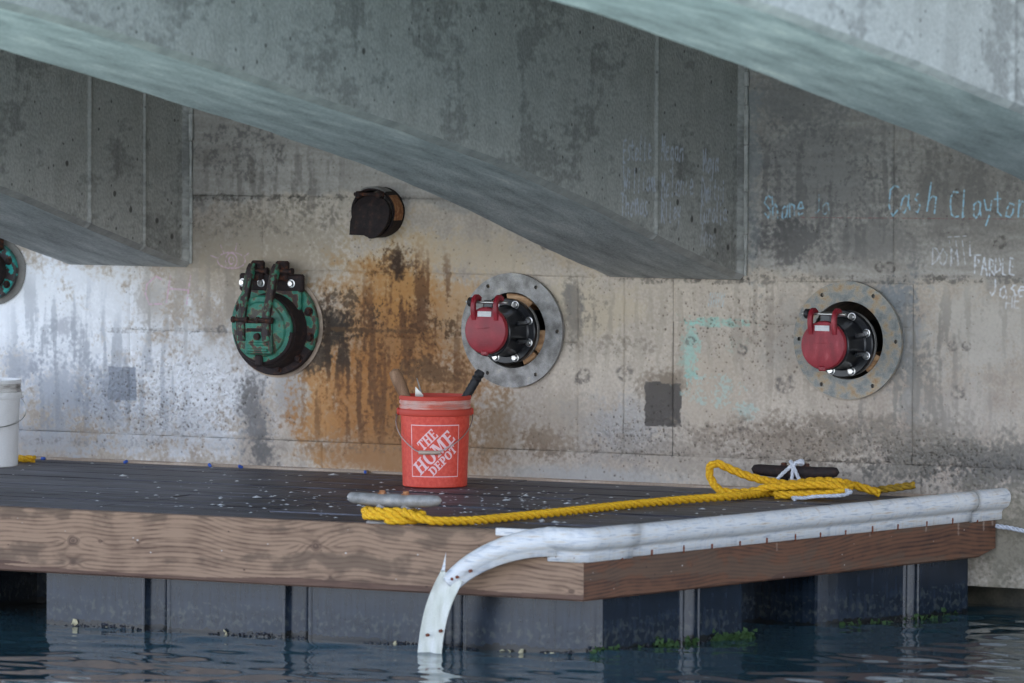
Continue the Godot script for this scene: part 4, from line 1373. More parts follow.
# a curved channel section swept along a line; section x is across, y is outwards
func strip(o: Node3D, called: String, path: PackedVector3Array, sec: Array, k0: float, k1: float, m: Material) -> void:
	var st := begin()
	st.set_smooth_group(1)
	var front := []
	var back := []
	for i in path.size():
		var t := (path[mini(i + 1, path.size() - 1)] - path[maxi(i - 1, 0)]).normalized()
		var out := (Vector3(0, 0, 1) - t * t.z).normalized()
		var across := t.cross(out)
		var k := lerpf(k0, k1, i / float(path.size() - 1))
		var r1 := []
		var r2 := []
		for v in sec:
			r1.append(path[i] + across * -v.x * k + out * v.y)
			r2.append(path[i] + across * -v.x * k + out * (v.y - 0.005))
		front.append(r1); back.append(r2)
	var n := sec.size()
	for i in path.size() - 1:
		for j in n - 1:
			quad(st, front[i][j], front[i][j + 1], front[i + 1][j + 1], front[i + 1][j])
			quad(st, back[i + 1][j], back[i + 1][j + 1], back[i][j + 1], back[i][j])
		quad(st, front[i][0], front[i + 1][0], back[i + 1][0], back[i][0])
		quad(st, front[i + 1][n - 1], front[i][n - 1], back[i][n - 1], back[i + 1][n - 1])
	for j in n - 1:
		quad(st, front[0][j + 1], front[0][j], back[0][j], back[0][j + 1])
		quad(st, front[path.size() - 1][j], front[path.size() - 1][j + 1], back[path.size() - 1][j + 1], back[path.size() - 1][j])
	put(st, called, m, o)


# ---------------------------------------------------------------- pipe fittings on the wall
func make_pipes() -> void:
	red_pipe(Vector3(0.012, 1.065, 0), "red-capped black pipe in grey steel ring above the orange bucket", M.galvanised, 0)
	red_pipe(Vector3(1.534, 1.062, 0), "red-capped black pipe in rust-tinged ring at right of the wall", M.galvanised_stained, 1)
	green_valve()
	left_valve()
	rusty_outlet()


func red_pipe(where: Vector3, label: String, ring_mat: Material, which: int) -> void:
	var o := thing("capped_pipe", label, "pipe", where, "red-capped pipes through the wall")
	var red: Material = M.red_paint if which == 0 else M.red_faded
	# steel ring with four bolt holes
	var ring := CSGCylinder3D.new()
	ring.name = "mounting_ring"
	ring.radius = 0.237
	ring.height = 0.018
	ring.sides = 72
	ring.rotation.x = PI / 2
	ring.position.z = 0.017
	ring.material = ring_mat
	var hole := CSGCylinder3D.new()
	hole.name = "bore"
	hole.operation = CSGShape3D.OPERATION_SUBTRACTION
	hole.radius = 0.157
	hole.height = 0.1
	hole.sides = 56
	hole.material = ring_mat
	ring.add_child(hole)
	for k in 6:
		var b := CSGCylinder3D.new()
		b.name = "bolt_hole_%03d" % k
		b.operation = CSGShape3D.OPERATION_SUBTRACTION
		b.radius = 0.0085
		b.height = 0.1
		b.sides = 12
		var a := deg_to_rad([58.0, 122.0, 180.0, 238.0, 302.0, 0.0][k])
		b.position = Vector3(cos(a) * 0.212, 0, -sin(a) * 0.212)
		b.material = ring_mat
		ring.add_child(b)
	o.add_child(ring)
	# sleeve in the wall
	var st := begin()
	lathe(st, [Vector2(0.156, 0.006), Vector2(0.156, -0.5)], 40)
	lathe(st, [Vector2(0.156, -0.5), Vector2(0, -0.5)], 40)
	put(st, "sleeve", M.sleeve_steel, o)
	# black pipe, flange, tapered neck; hangs a little left and low in the bore
	var c := Vector3(-0.006, -0.002 if which == 0 else -0.012, 0)
	st = begin()
	lathe(st, [Vector2(0.085, -0.45), Vector2(0.085, 0.02)], 36, at(c.x, c.y, 0))
	put(st, "inner_pipe", M.black_paint, o)
	st = begin()
	lathe(st, [Vector2(0.086, 0.015), Vector2(0.130, 0.015), Vector2(0.134, 0.019), Vector2(0.134, 0.034), Vector2(0.130, 0.038), Vector2(0.09, 0.038)], 48, at(c.x, c.y, 0))
	var rear := put(st, "rear_flange", M.galvanised, o)
	rear.set_meta("label", "pale grey-green gasket flange")
	st = begin()
	lathe(st, [Vector2(0.085, 0.039), Vector2(0.131, 0.039), Vector2(0.135, 0.043), Vector2(0.135, 0.062), Vector2(0.131, 0.067), Vector2(0.108, 0.067), Vector2(0.102, 0.074), Vector2(0.1, 0.10), Vector2(0.096, 0.19), Vector2(0.100, 0.198), Vector2(0.100, 0.214), Vector2(0.096, 0.218), Vector2(0.0, 0.218)], 48, at(c.x, c.y, 0))
	put(st, "valve_body", M.black_paint, o)
	# raised rib between body and flange
	for a in [0.35, -0.35]:
		st = begin()
		box(st, Vector3(0.012, 0.02, 0.09), 0.003, Transform3D(Basis(Vector3(0, 0, 1), a), c + Vector3(cos(a) * 0.108, sin(a) * 0.108, 0.11)))
		put(st, "rib", M.black_paint, o)
	for k in 8:
		var a := TAU * (k + 0.5) / 8.0
		st = begin()
		hex_bolt(st, at(0, 0, 0), 0.0125)
		var b := put(st, "bolt", M.bolt, o)
		b.position = c + Vector3(cos(a) * 0.118, sin(a) * 0.118, 0.067)
		b.rotation.z = k * 0.7 + which
	# red flap with its two hinge lugs
	st = begin()
	lathe(st, [Vector2(0, 0), Vector2(0.092, 0), Vector2(0.097, 0.005), Vector2(0.097, 0.018), Vector2(0.093, 0.024), Vector2(0.086, 0.026), Vector2(0.04, 0.031), Vector2(0, 0.032)], 48)
	var cap := put(st, "flap", red, o)
	cap.position = c + Vector3(0.0, 0.008 if which == 0 else 0.0, 0.222)
	cap.rotation.x = -0.03
	for s in [-1, 1]:
		st = begin()
		var path := smooth_path([Vector3(s * 0.052, 0.045, 0.024), Vector3(s * 0.052, 0.085, 0.034), Vector3(s * 0.052, 0.12, 0.03), Vector3(s * 0.052, 0.138, 0.008), Vector3(s * 0.052, 0.128, -0.02)], 0.008)
		flat_bar(st, path, 0.019, 0.02)
		put(st, "hinge_lug", red, cap)
	# sticker with print
	st = begin()
	box(st, Vector3(0.064, 0.022, 0.001), 0.0003, at(-0.002, 0.068, 0.030))
	put(st, "sticker", sticker_material(), cap)
	# cast marks on the flap
	for q in [[-0.012, 0.008, 0.05, 0.003], [0.012, 0.012, 0.03, 0.003], [0.0, -0.02, 0.006, 0.006], [0.0, -0.042, 0.024, 0.004], [0.0, -0.052, 0.03, 0.004], [0.0, -0.060, 0.02, 0.003]]:
		st = begin()
		box(st, Vector3(q[2], q[3], 0.002), 0.0006, at(q[0], q[1], 0.0322 - absf(q[1]) * 0.05))
		put(st, "cast_mark", red, cap)
	st = begin()
	box(st, Vector3(0.03, 0.02, 0.02), 0.004, at(0, -0.092, 0.022))
	put(st, "latch", red, cap)
	# hinge pin with knob
	st = begin()
	lathe(st, [Vector2(0, -0.1), Vector2(0.006, -0.1), Vector2(0.006, 0.09), Vector2(0, 0.09)], 12, Transform3D(Basis(Vector3.UP, PI / 2), c + Vector3(0, 0.124, 0.224)))
	put(st, "hinge_pin", M.steel, o)
	st = begin()
	lathe(st, [Vector2(0, -0.088), Vector2(0.017, -0.088), Vector2(0.02, -0.084), Vector2(0.02, -0.07), Vector2(0.016, -0.066), Vector2(0, -0.066)], 14, Transform3D(Basis(Vector3.UP, PI / 2), c + Vector3(0, 0.124, 0.224)))
	put(st, "pin_knob", M.black_rubber, o)
	st = begin()
	box(st, Vector3(0.05, 0.045, 0.05), 0.006, Transform3D(Basis.IDENTITY, c + Vector3(0.0, 0.11, 0.20)))
	put(st, "hinge_block", M.black_paint, o)
	# packing wedged between pipe and bore
	var arcs := [[0.85, 1.7, 0.035], [-1.2, -0.72, 0.02], [-0.66, 0.02, 0.012]] if which == 0 else [[-0.98, -0.42, 0.015]]
	for q in arcs:
		st = begin()
		lathe(st, [Vector2(0.108, -0.1), Vector2(0.154, -0.1), Vector2(0.153, q[2] - 0.004), Vector2(0.149, q[2]), Vector2(0.116, q[2] - 0.002), Vector2(0.108, -0.1)], 10, Transform3D.IDENTITY, q[0], q[1], 0.01)
		put(st, "packing", M.packing, o)


func flat_bar(st: SurfaceTool, path: PackedVector3Array, wide: float, deep: float) -> void:
	# bar of width along local x following a path in the yz plane
	st.set_smooth_group(-1)
	var prev := []
	for i in path.size():
		var t := (path[mini(i + 1, path.size() - 1)] - path[maxi(i - 1, 0)]).normalized()
		var n := Vector3.RIGHT.cross(t)
		var x := Vector3.RIGHT * wide / 2.0
		var y := n * deep / 2.0
		var ring := []
		for q in [[-0.7, -1], [0.7, -1], [1, -0.7], [1, 0.7], [0.7, 1], [-0.7, 1], [-1, 0.7], [-1, -0.7]]:
			ring.append(path[i] + x * q[0] + y * q[1])
		if i > 0:
			for k in 8:
				quad(st, prev[(k + 1) % 8], prev[k], ring[k], ring[(k + 1) % 8])
		if i == 0 or i == path.size() - 1:
			for k in 8:
				if i == 0: tri3(st, path[0], ring[k], ring[(k + 1) % 8])
				else: tri3(st, path[i], ring[(k + 1) % 8], ring[k])
		prev = ring


func sticker_material() -> StandardMaterial3D:
	if M.has("sticker"): return M.sticker
	var p := Paint.new(64, 24)
	for i in 64 * 24: p.mix(i, 208, 206, 204, 1.0)
	for k in 60:
		p.dot(rng.randf_range(6, 58), [6.0, 12.0, 17.0][k % 3], 0.6, 90, 90, 100, 0.6)
	M.sticker = tri(p.tex(), 0.5, 0.0, Vector3(16, 45, 16))
	return M.sticker


func green_valve() -> void:
	var o := thing("flap_valve", "green flap valve with two rusty hinge arms on round flange", "valve", Vector3(-1.118, 1.058, 0))
	var st := begin()
	lathe(st, [Vector2(0, 0.004), Vector2(0.220, 0.004), Vector2(0.222, 0.008), Vector2(0.222, 0.012), Vector2(0.1, 0.013)], 64)
	var pl := put(st, "back_plate", M.grey_wood, o)
	pl.set_meta("label", "pale grey plate edge behind the green flange")
	st = begin()
	lathe(st, [Vector2(0.1, 0.015), Vector2(0.206, 0.015), Vector2(0.210, 0.020), Vector2(0.210, 0.034), Vector2(0.205, 0.040), Vector2(0.1, 0.042)], 44, at(-0.002, 0, 0), -0.5, PI * 1.16, 0.003)
	put(st, "flange", M.green_paint, o)
	st = begin()
	lathe(st, [Vector2(0.1, 0.015), Vector2(0.206, 0.015), Vector2(0.210, 0.020), Vector2(0.210, 0.034), Vector2(0.205, 0.040), Vector2(0.1, 0.042)], 30, at(-0.002, 0, 0), PI * 1.16, TAU - 0.5, 0.003)
	var rusted := put(st, "flange_rusted", M.rust_dark, o)
	rusted.set_meta("label", "lower part of the flange rusted dark brown")
	# hinge plate across the top
	st = begin()
	box(st, Vector3(0.31, 0.075, 0.03), 0.008, at(-0.004, 0.182, 0.05))
	put(st, "hinge_plate", M.rust_dark, o)
	st = begin()
	box(st, Vector3(0.26, 0.10, 0.022), 0.006, at(0.01, 0.118, 0.050))
	put(st, "hinge_web", M.green_paint, o)
	for x in [-0.138, -0.048, 0.012, 0.1]:
		st = begin()
		hex_bolt(st, Transform3D.IDENTITY, 0.013)
		put(st, "bolt", M.bolt, o).position = Vector3(x, 0.180, 0.066)
	for a in [0.35, -0.25, -0.85, -1.45, -2.1, 2.75, 3.4]:
		st = begin()
		hex_bolt(st, Transform3D.IDENTITY, 0.015)
		put(st, "flange_bolt", M.rust, o).position = Vector3(cos(a) * 0.182, sin(a) * 0.182, 0.041)
	# seat ring and body
	st = begin()
	lathe(st, [Vector2(0.165, 0.041), Vector2(0.160, 0.055), Vector2(0.152, 0.085), Vector2(0.150, 0.110), Vector2(0.144, 0.116), Vector2(0.1, 0.116)], 56, at(-0.002, -0.018, 0))
	put(st, "valve_seat", M.rust_dark, o)
	# flap: dish with raised rim, boss and ribs
	var f := Node3D.new()
	f.name = "flap"
	f.position = Vector3(-0.002, -0.012, 0.117)
	f.rotation.x = 0.03
	o.add_child(f)
	st = begin()
	lathe(st, [Vector2(0, 0), Vector2(0.138, 0), Vector2(0.143, 0.005), Vector2(0.143, 0.014), Vector2(0.137, 0.02), Vector2(0.118, 0.022), Vector2(0.112, 0.030), Vector2(0.085, 0.038), Vector2(0.04, 0.042), Vector2(0, 0.043)], 56, Transform3D.IDENTITY, 0, TAU, 0.004)
	put(st, "disc", M.green_paint, f)
	st = begin()
	lathe(st, [Vector2(0.136, -0.002), Vector2(0.148, -0.002), Vector2(0.150, 0.008), Vector2(0.146, 0.016), Vector2(0.136, 0.021)], 30, Transform3D.IDENTITY, PI * 1.06, PI * 1.98, 0.01)
	put(st, "flaked_rim", M.rust_dark, f)
	st = begin()
	box(st, Vector3(0.13, 0.15, 0.022), 0.008, at(0.0, -0.03, 0.046))
	put(st, "boss", M.green_paint, f)
	for y in [0.035, 0.0, -0.058, -0.085]:
		st = begin()
		box(st, Vector3(0.1 if y < 0.02 else 0.15, 0.014, 0.016), 0.004, at(0, y, 0.058))
		put(st, "rib", M.green_paint if y < -0.02 else M.rust, f)
	st = begin()
	lathe(st, [Vector2(0, 0), Vector2(0.016, 0), Vector2(0.014, 0.014), Vector2(0, 0.018)], 12, at(0.0, -0.028, 0.056))
	put(st, "stud", M.rust, f)
	st = begin()
	box(st, Vector3(0.034, 0.05, 0.022), 0.006, at(-0.012, -0.13, 0.026))
	put(st, "latch", M.rust_dark, f)
	# arms, pins and upper lugs
	for x in [-0.078, 0.042]:
		st = begin()
		var path := smooth_path([Vector3(x, 0.252, 0.085), Vector3(x, 0.228, 0.105), Vector3(x - 0.002, 0.15, 0.132), Vector3(x - 0.004, 0.06, 0.158), Vector3(x - 0.004, -0.02, 0.170), Vector3(x - 0.002, -0.06, 0.168)], 0.012)
		flat_bar(st, path, 0.034, 0.03)
		put(st, "hinge_arm", M.green_worn, o)
		st = begin()
		box(st, Vector3(0.058, 0.085, 0.035), 0.008, at(x + 0.012, 0.232, 0.062))
		put(st, "hinge_lug", M.rust, o)
		st = begin()
		lathe(st, [Vector2(0, -0.02), Vector2(0.009, -0.02), Vector2(0.009, 0.055), Vector2(0.015, 0.056), Vector2(0.015, 0.066), Vector2(0, 0.067)], 8, Transform3D(Basis(Vector3.UP, PI / 2), Vector3(x + 0.012, 0.232, 0.09)))
		put(st, "hinge_pin", M.rust, o)
		st = begin()
		lathe(st, [Vector2(0, -0.035), Vector2(0.014, -0.035), Vector2(0.014, -0.024), Vector2(0.009, -0.022), Vector2(0.009, 0.03), Vector2(0.014, 0.032), Vector2(0.014, 0.042), Vector2(0, 0.043)], 8, Transform3D(Basis(Vector3.UP, PI / 2), Vector3(x - 0.008, 0.028, 0.182)))
		put(st, "arm_bolt", M.rust, o)
		st = begin()
		box(st, Vector3(0.05, 0.08, 0.018), 0.006, at(x - 0.006, 0.0, 0.166))
		put(st, "arm_pad", M.rust, o)


func left_valve() -> void:
	var p := Vector3(-2.538, 1.264, 0.000)
	var o := thing("pipe_flange", "flaking turquoise pipe flange cut off by the left picture edge", "flange", p)
	var st := begin()
	lathe(st, [Vector2(0.1, -0.004), Vector2(0.146, -0.004), Vector2(0.150, 0.006), Vector2(0.140, 0.012), Vector2(0.1, 0.018)], 48, Transform3D.IDENTITY, 0, TAU, 0.012)
	put(st, "grout_collar", M.concrete, o)
	st = begin()
	lathe(st, [Vector2(0.06, 0.019), Vector2(0.120, 0.019), Vector2(0.124, 0.023), Vector2(0.124, 0.042), Vector2(0.119, 0.047), Vector2(0.06, 0.048)], 48, Transform3D.IDENTITY, 0, TAU, 0.006)
	put(st, "flange", M.turquoise_flaking, o)
	st = begin()
	lathe(st, [Vector2(0.080, 0.049), Vector2(0.082, 0.11), Vector2(0.076, 0.125), Vector2(0.03, 0.135), Vector2(0, 0.136)], 40)
	put(st, "cap", M.rust_dark, o)
	for k in 6:
		var a := k * TAU / 6.0 + 0.42
		st = begin()
		hex_bolt(st, Transform3D.IDENTITY, 0.013)
		put(st, "bolt", M.rust, o).position = Vector3(cos(a) * 0.102, sin(a) * 0.102, 0.048)
	st = begin()
	box(st, Vector3(0.09, 0.07, 0.05), 0.01, at(0.02, 0.12, 0.06))
	put(st, "hinge_block", M.rust, o)


func rusty_outlet() -> void:
	var o := thing("pipe_outlet", "dark rusted pipe outlet with hanging flap above the orange rust run", "pipe", Vector3(-0.614, 1.544, 0))
	var st := begin()
	lathe(st, [Vector2(0.092, -0.01), Vector2(0.106, -0.01), Vector2(0.106, 0.085), Vector2(0.101, 0.091), Vector2(0.094, 0.088), Vector2(0.092, -0.01)], 40, Transform3D.IDENTITY, 0, TAU, 0.012)
	put(st, "pipe_stub", M.rust_dark, o)
	# what is left of the paler coating along the upper right of the rim
	st = begin()
	lathe(st, [Vector2(0.107, 0.02), Vector2(0.1085, 0.03), Vector2(0.1085, 0.08), Vector2(0.106, 0.0895)], 14, Transform3D.IDENTITY, -0.3, 0.75, 0.012)
	put(st, "rust_scale", M.rust_orange, o)
	st = begin()
	lathe(st, [Vector2(0.107, 0.03), Vector2(0.109, 0.04), Vector2(0.109, 0.086), Vector2(0.102, 0.093)], 14, Transform3D.IDENTITY, 0.95, 2.1, 0.012)
	put(st, "bare_rim", M.galvanised, o)
	# flap with a bent lower corner
	st = begin()
	st.set_smooth_group(-1)
	var ring := []
	for k in 40:
		var a := TAU * k / 40.0
		var r := 0.090 + 0.004 * sin(3.0 * a)
		var v := Vector2(cos(a) * r, sin(a) * r)
		if a > PI * 1.02 and a < PI * 1.48:
			v = Vector2(maxf(-0.098, cos(a) * 0.13), maxf(-0.080, sin(a) * 0.15))
		ring.append(v)
	for k in 40:
		var a: Vector2 = ring[k]
		var b: Vector2 = ring[(k + 1) % 40]
		tri3(st, Vector3(0, 0, 0.034), Vector3(a.x * 0.6, a.y * 0.6, 0.03), Vector3(b.x * 0.6, b.y * 0.6, 0.03))
		quad(st, Vector3(a.x * 0.6, a.y * 0.6, 0.03), Vector3(a.x, a.y, 0.016), Vector3(b.x, b.y, 0.016), Vector3(b.x * 0.6, b.y * 0.6, 0.03))
		quad(st, Vector3(a.x, a.y, 0.016), Vector3(a.x, a.y, 0), Vector3(b.x, b.y, 0), Vector3(b.x, b.y, 0.016))
		tri3(st, Vector3(0, 0, 0), Vector3(b.x, b.y, 0), Vector3(a.x, a.y, 0))
	var f := put(st, "flap", M.rust_dark, o)
	f.position = Vector3(0.006, -0.016, 0.10)
	f.rotation = Vector3(-0.12, -0.05, 0)
	for x in [-0.05, 0.05]:
		st = begin()
		box(st, Vector3(0.024, 0.03, 0.04), 0.006, at(x, 0.074, 0.112))
		put(st, "hinge_lug", M.rust, o)
	st = begin()
	lathe(st, [Vector2(0, -0.07), Vector2(0.008, -0.07), Vector2(0.008, 0.07), Vector2(0, 0.07)], 10, Transform3D(Basis(Vector3.UP, PI / 2), Vector3(0, 0.076, 0.118)))
	put(st, "hinge_pin", M.rust, o)


# ---------------------------------------------------------------- buckets and tools
func make_buckets() -> void:
	var where := Vector3(-0.065, 0.449, 0.540)
	where.y = DECK + 0.001
	var o := thing("bucket", "orange plastic bucket with white diagonal lettering, tools sticking out", "bucket", where)
	var to_cam := atan2(10.826 - where.x, 20.361 - where.z)
	o.rotation.y = to_cam
	bucket_body(o, printed_bucket(), tri(ramp_tex(81, 0.03, 4, 256, 128, [[0.0, 150, 96, 84], [0.35, 196, 92, 72], [0.6, 206, 150, 136], [1.0, 190, 180, 172]], 6, 1), 0.6, 0.0, Vector3.ONE * 4.0), std(Color8(190, 62, 44), 0.6))
	# bail wire hanging across the front, with its grip
	bail(o, [Vector3(-0.153, 0.303, 0.0), Vector3(-0.158, 0.255, 0.03), Vector3(-0.140, 0.21, 0.07), Vector3(-0.10, 0.168, 0.112), Vector3(-0.065, 0.147, 0.135), Vector3(-0.02, 0.144, 0.146), Vector3(0.02, 0.15, 0.146), Vector3(0.075, 0.178, 0.128), Vector3(0.12, 0.215, 0.092), Vector3(0.148, 0.26, 0.04), Vector3(0.152, 0.303, 0.0)], Vector3(-0.022, 0.145, 0.147))
	tools(where, o.rotation.y)
	# white bucket at the left edge
	var w2 := Vector3(-2.260, 0.449, 0.501)
	w2.y = DECK + 0.001
	var b2 := thing("bucket", "white plastic bucket with grimy rim cut off by left edge", "bucket", w2)
	b2.rotation.y = atan2(10.826 - w2.x, 20.361 - w2.z)
	var white := tri(ramp_tex(83, 0.02, 4, 256, 256, [[0.0, 196, 194, 188], [0.3, 226, 225, 222], [1.0, 238, 237, 235]], 1, 3, 6.0), 0.5, 0.0, Vector3.ONE * 2.0)
	var grimy := tri(ramp_tex(84, 0.05, 4, 256, 128, [[0.0, 92, 86, 80], [0.3, 150, 144, 136], [0.55, 204, 200, 194], [1.0, 220, 218, 214]], 6, 1), 0.6, 0.0, Vector3.ONE * 4.0)
	bucket_body(b2, white, grimy, white)
	bail(b2, [Vector3(0.148, 0.285, 0.02), Vector3(0.158, 0.27, 0.04), Vector3(0.164, 0.235, 0.045), Vector3(0.15, 0.205, 0.06), Vector3(0.1, 0.18, 0.11), Vector3(0.0, 0.17, 0.156), Vector3(-0.1, 0.18, 0.115), Vector3(-0.15, 0.23, 0.05), Vector3(-0.15, 0.28, 0.0)], Vector3(0.0, 0.17, 0.156))


func bucket_body(o: Node3D, side: Material, rim: Material, inner: Material) -> void:
	var st := begin()
	lathe(st, [Vector2(0.10, 0.004), Vector2(0.126, 0.0), Vector2(0.131, 0.004), Vector2(0.1325, 0.06), Vector2(0.136, 0.17), Vector2(0.140, 0.290)], 72, upright(Vector3.ZERO), -PI, PI)
	put(st, "shell", side, o)
	st = begin()
	lathe(st, [Vector2(0.1395, 0.289), Vector2(0.1475, 0.290), Vector2(0.149, 0.293), Vector2(0.149, 0.313), Vector2(0.147, 0.316), Vector2(0.143, 0.317)], 72, upright(Vector3.ZERO))
	put(st, "skirt", inner, o)
	st = begin()
	lathe(st, [Vector2(0.143, 0.316), Vector2(0.1455, 0.318), Vector2(0.1455, 0.326), Vector2(0.1425, 0.329), Vector2(0.1425, 0.335), Vector2(0.1455, 0.338), Vector2(0.1455, 0.346), Vector2(0.143, 0.349), Vector2(0.143, 0.353)], 72, upright(Vector3.ZERO))
	put(st, "rib_bands", rim, o)
	st = begin()
	lathe(st, [Vector2(0.143, 0.352), Vector2(0.1465, 0.354), Vector2(0.147, 0.366), Vector2(0.1445, 0.370), Vector2(0.140, 0.369), Vector2(0.138, 0.35), Vector2(0.132, 0.1), Vector2(0.128, 0.01), Vector2(0, 0.008)], 72, upright(Vector3.ZERO))
	put(st, "rim", inner, o)
	for s in [-1, 1]:
		st = begin()
		lathe(st, [Vector2(0, -0.004), Vector2(0.016, -0.004), Vector2(0.016, 0.006), Vector2(0.012, 0.01), Vector2(0, 0.01)], 14, Transform3D(Basis(Vector3.UP, s * PI / 2), Vector3(s * 0.146, 0.303, 0)))
		put(st, "bail_ear", inner, o)


func bail(o: Node3D, pts: Array, grip: Vector3) -> void:
	var st := begin()
	tube(st, smooth_path(pts, 0.008), 0.0022, 6)
	var b := put(st, "bail", M.steel, o)
	st = begin()
	lathe(st, [Vector2(0, -0.045), Vector2(0.007, -0.045), Vector2(0.008, -0.04), Vector2(0.008, 0.04), Vector2(0.007, 0.045), Vector2(0, 0.045)], 12, Transform3D(Basis(Vector3.UP, PI / 2), grip))
	put(st, "grip", M.grey_wood, b)


func printed_bucket() -> StandardMaterial3D:
	var w := 2048
	var h := 700
	var p := Paint.new(w, h)
	var n := noise(91, 0.02, 5, w, h)
	var n2 := noise(92, 0.1, 3, w, h)
	for i in w * h:
		var t := (n[i] - 128.0) / 128.0
		p.r[i] = 214.0 + t * 10.0; p.g[i] = 70.0 + t * 16.0; p.b[i] = 50.0 + t * 14.0
		if n2[i] > 196: p.mix(i, 206, 140, 122, 0.5)
	# scuffs near the foot and one patch under the skirt
	for k in 260:
		var x := rng.randf_range(700, 1350)
		p.dot(x, h - 40 - absf(rng.randfn(0, 60)) * 0.5, rng.randf_range(0.6, 2.6), 196, 150, 136, 0.3)
	for k in 20:
		p.dot(rng.randfn(1180, 24), rng.randfn(140, 12), rng.randf_range(1, 4), 168, 130, 112, 0.5)
	# centre of the print faces the camera: u = 0.25 is +x turned, the shell's seam is behind
	var ppm_u := w / (TAU * 0.139)
	var ppm_v := h / 0.31
	var cx := w * 0.25
	var cy := h * 0.44
	var mask := PackedFloat32Array()
	mask.resize(w * h)
	var words := [["THE", -0.051, -0.001, 0.042], ["HOME", -0.062, -0.098, 0.056], ["DEPOT", -0.007, -0.099, 0.033]]
	var ang := deg_to_rad(43.0)
	var font := SystemFont.new()
	font.font_names = PackedStringArray(["Droid Serif"])
	font.font_weight = 700
	for q in words:
		var tm := TextMesh.new()
		tm.font = font
		tm.text = q[0]
		tm.font_size = 64
		tm.pixel_size = 0.01
		tm.depth = 0.0
		tm.horizontal_alignment = HORIZONTAL_ALIGNMENT_LEFT
		tm.vertical_alignment = VERTICAL_ALIGNMENT_BOTTOM
		var arr := tm.get_mesh_arrays()
		var vs: PackedVector3Array = arr[Mesh.ARRAY_VERTEX]
		var ids: PackedInt32Array = arr[Mesh.ARRAY_INDEX] if arr[Mesh.ARRAY_INDEX] != null else PackedInt32Array()
		var lo := Vector3.INF
		var hi := -Vector3.INF
		for v in vs:
			lo = lo.min(v); hi = hi.max(v)
		var span: float = hi.x - lo.x
		var want: float = {"THE": 0.088, "HOME": 0.208, "DEPOT": 0.146}[q[0]]
		var kx := want / span
		var ky: float = q[3] / (hi.y - lo.y)
		# q[1], q[2]: lower-left corner of the word, metres from the print's centre, on the slanted baseline
		var pts := PackedVector2Array()
		for v in vs:
			var l := Vector2((v.x - lo.x) * kx, (v.y - lo.y) * ky)
			var r := l.rotated(ang) + Vector2(q[1], q[2])
			pts.append(Vector2(cx + r.x * ppm_u, cy - r.y * ppm_v))
		var cnt := ids.size() if ids.size() else vs.size()
		for t in range(0, cnt, 3):
			var a := pts[ids[t] if ids.size() else t]
			var b := pts[ids[t + 1] if ids.size() else t + 1]
			var c := pts[ids[t + 2] if ids.size() else t + 2]
			var den := (b.y - c.y) * (a.x - c.x) + (c.x - b.x) * (a.y - c.y)
			if absf(den) < 1e-6: continue
			for y in range(clampi(int(minf(a.y, minf(b.y, c.y))), 0, h - 1), clampi(int(maxf(a.y, maxf(b.y, c.y))) + 2, 0, h)):
				for x in range(clampi(int(minf(a.x, minf(b.x, c.x))), 0, w - 1), clampi(int(maxf(a.x, maxf(b.x, c.x))) + 2, 0, w)):
					var l0 := ((b.y - c.y) * (x - c.x) + (c.x - b.x) * (y - c.y)) / den
					var l1 := ((c.y - a.y) * (x - c.x) + (a.x - c.x) * (y - c.y)) / den
					if l0 >= -0.001 and l1 >= -0.001 and l0 + l1 <= 1.001: mask[y * w + x] = 1.0
	var fat := mask.duplicate()
	for y in range(2, h - 2):
		for x in range(int(cx) - 420, int(cx) + 420):
			if mask[y * w + x] > 0.0:
				for q in [-1, 1, -2, 2, -w, w, -2 * w, 2 * w, w + 1, -w - 1]: fat[y * w + x + q] = 1.0
	mask = fat
	var half := Vector2(0.106 * ppm_u, 0.101 * ppm_v)
	for y in range(int(cy - half.y) - 3, int(cy + half.y) + 4):
		for x in range(int(cx - half.x) - 3, int(cx + half.x) + 4):
			var dx := absf(x - cx) - half.x
			var dy := absf(y - cy) - half.y
			if maxf(dx, dy) > -4.0 and maxf(dx, dy) < 4.0: mask[clampi(y, 0, h - 1) * w + x] = 1.0
			if maxf(dx, dy) > 0.0 and mask[clampi(y, 0, h - 1) * w + x] > 0.0 and maxf(dx, dy) > 4.0: mask[y * w + x] = 0.0
	for i in w * h:
		if mask[i] > 0.0:
			p.mix(i, 232, 206, 208, 0.92 - (0.35 if n2[i] > 186 else 0.0))
	var m := textured(p.tex(), 0.5)
	return m


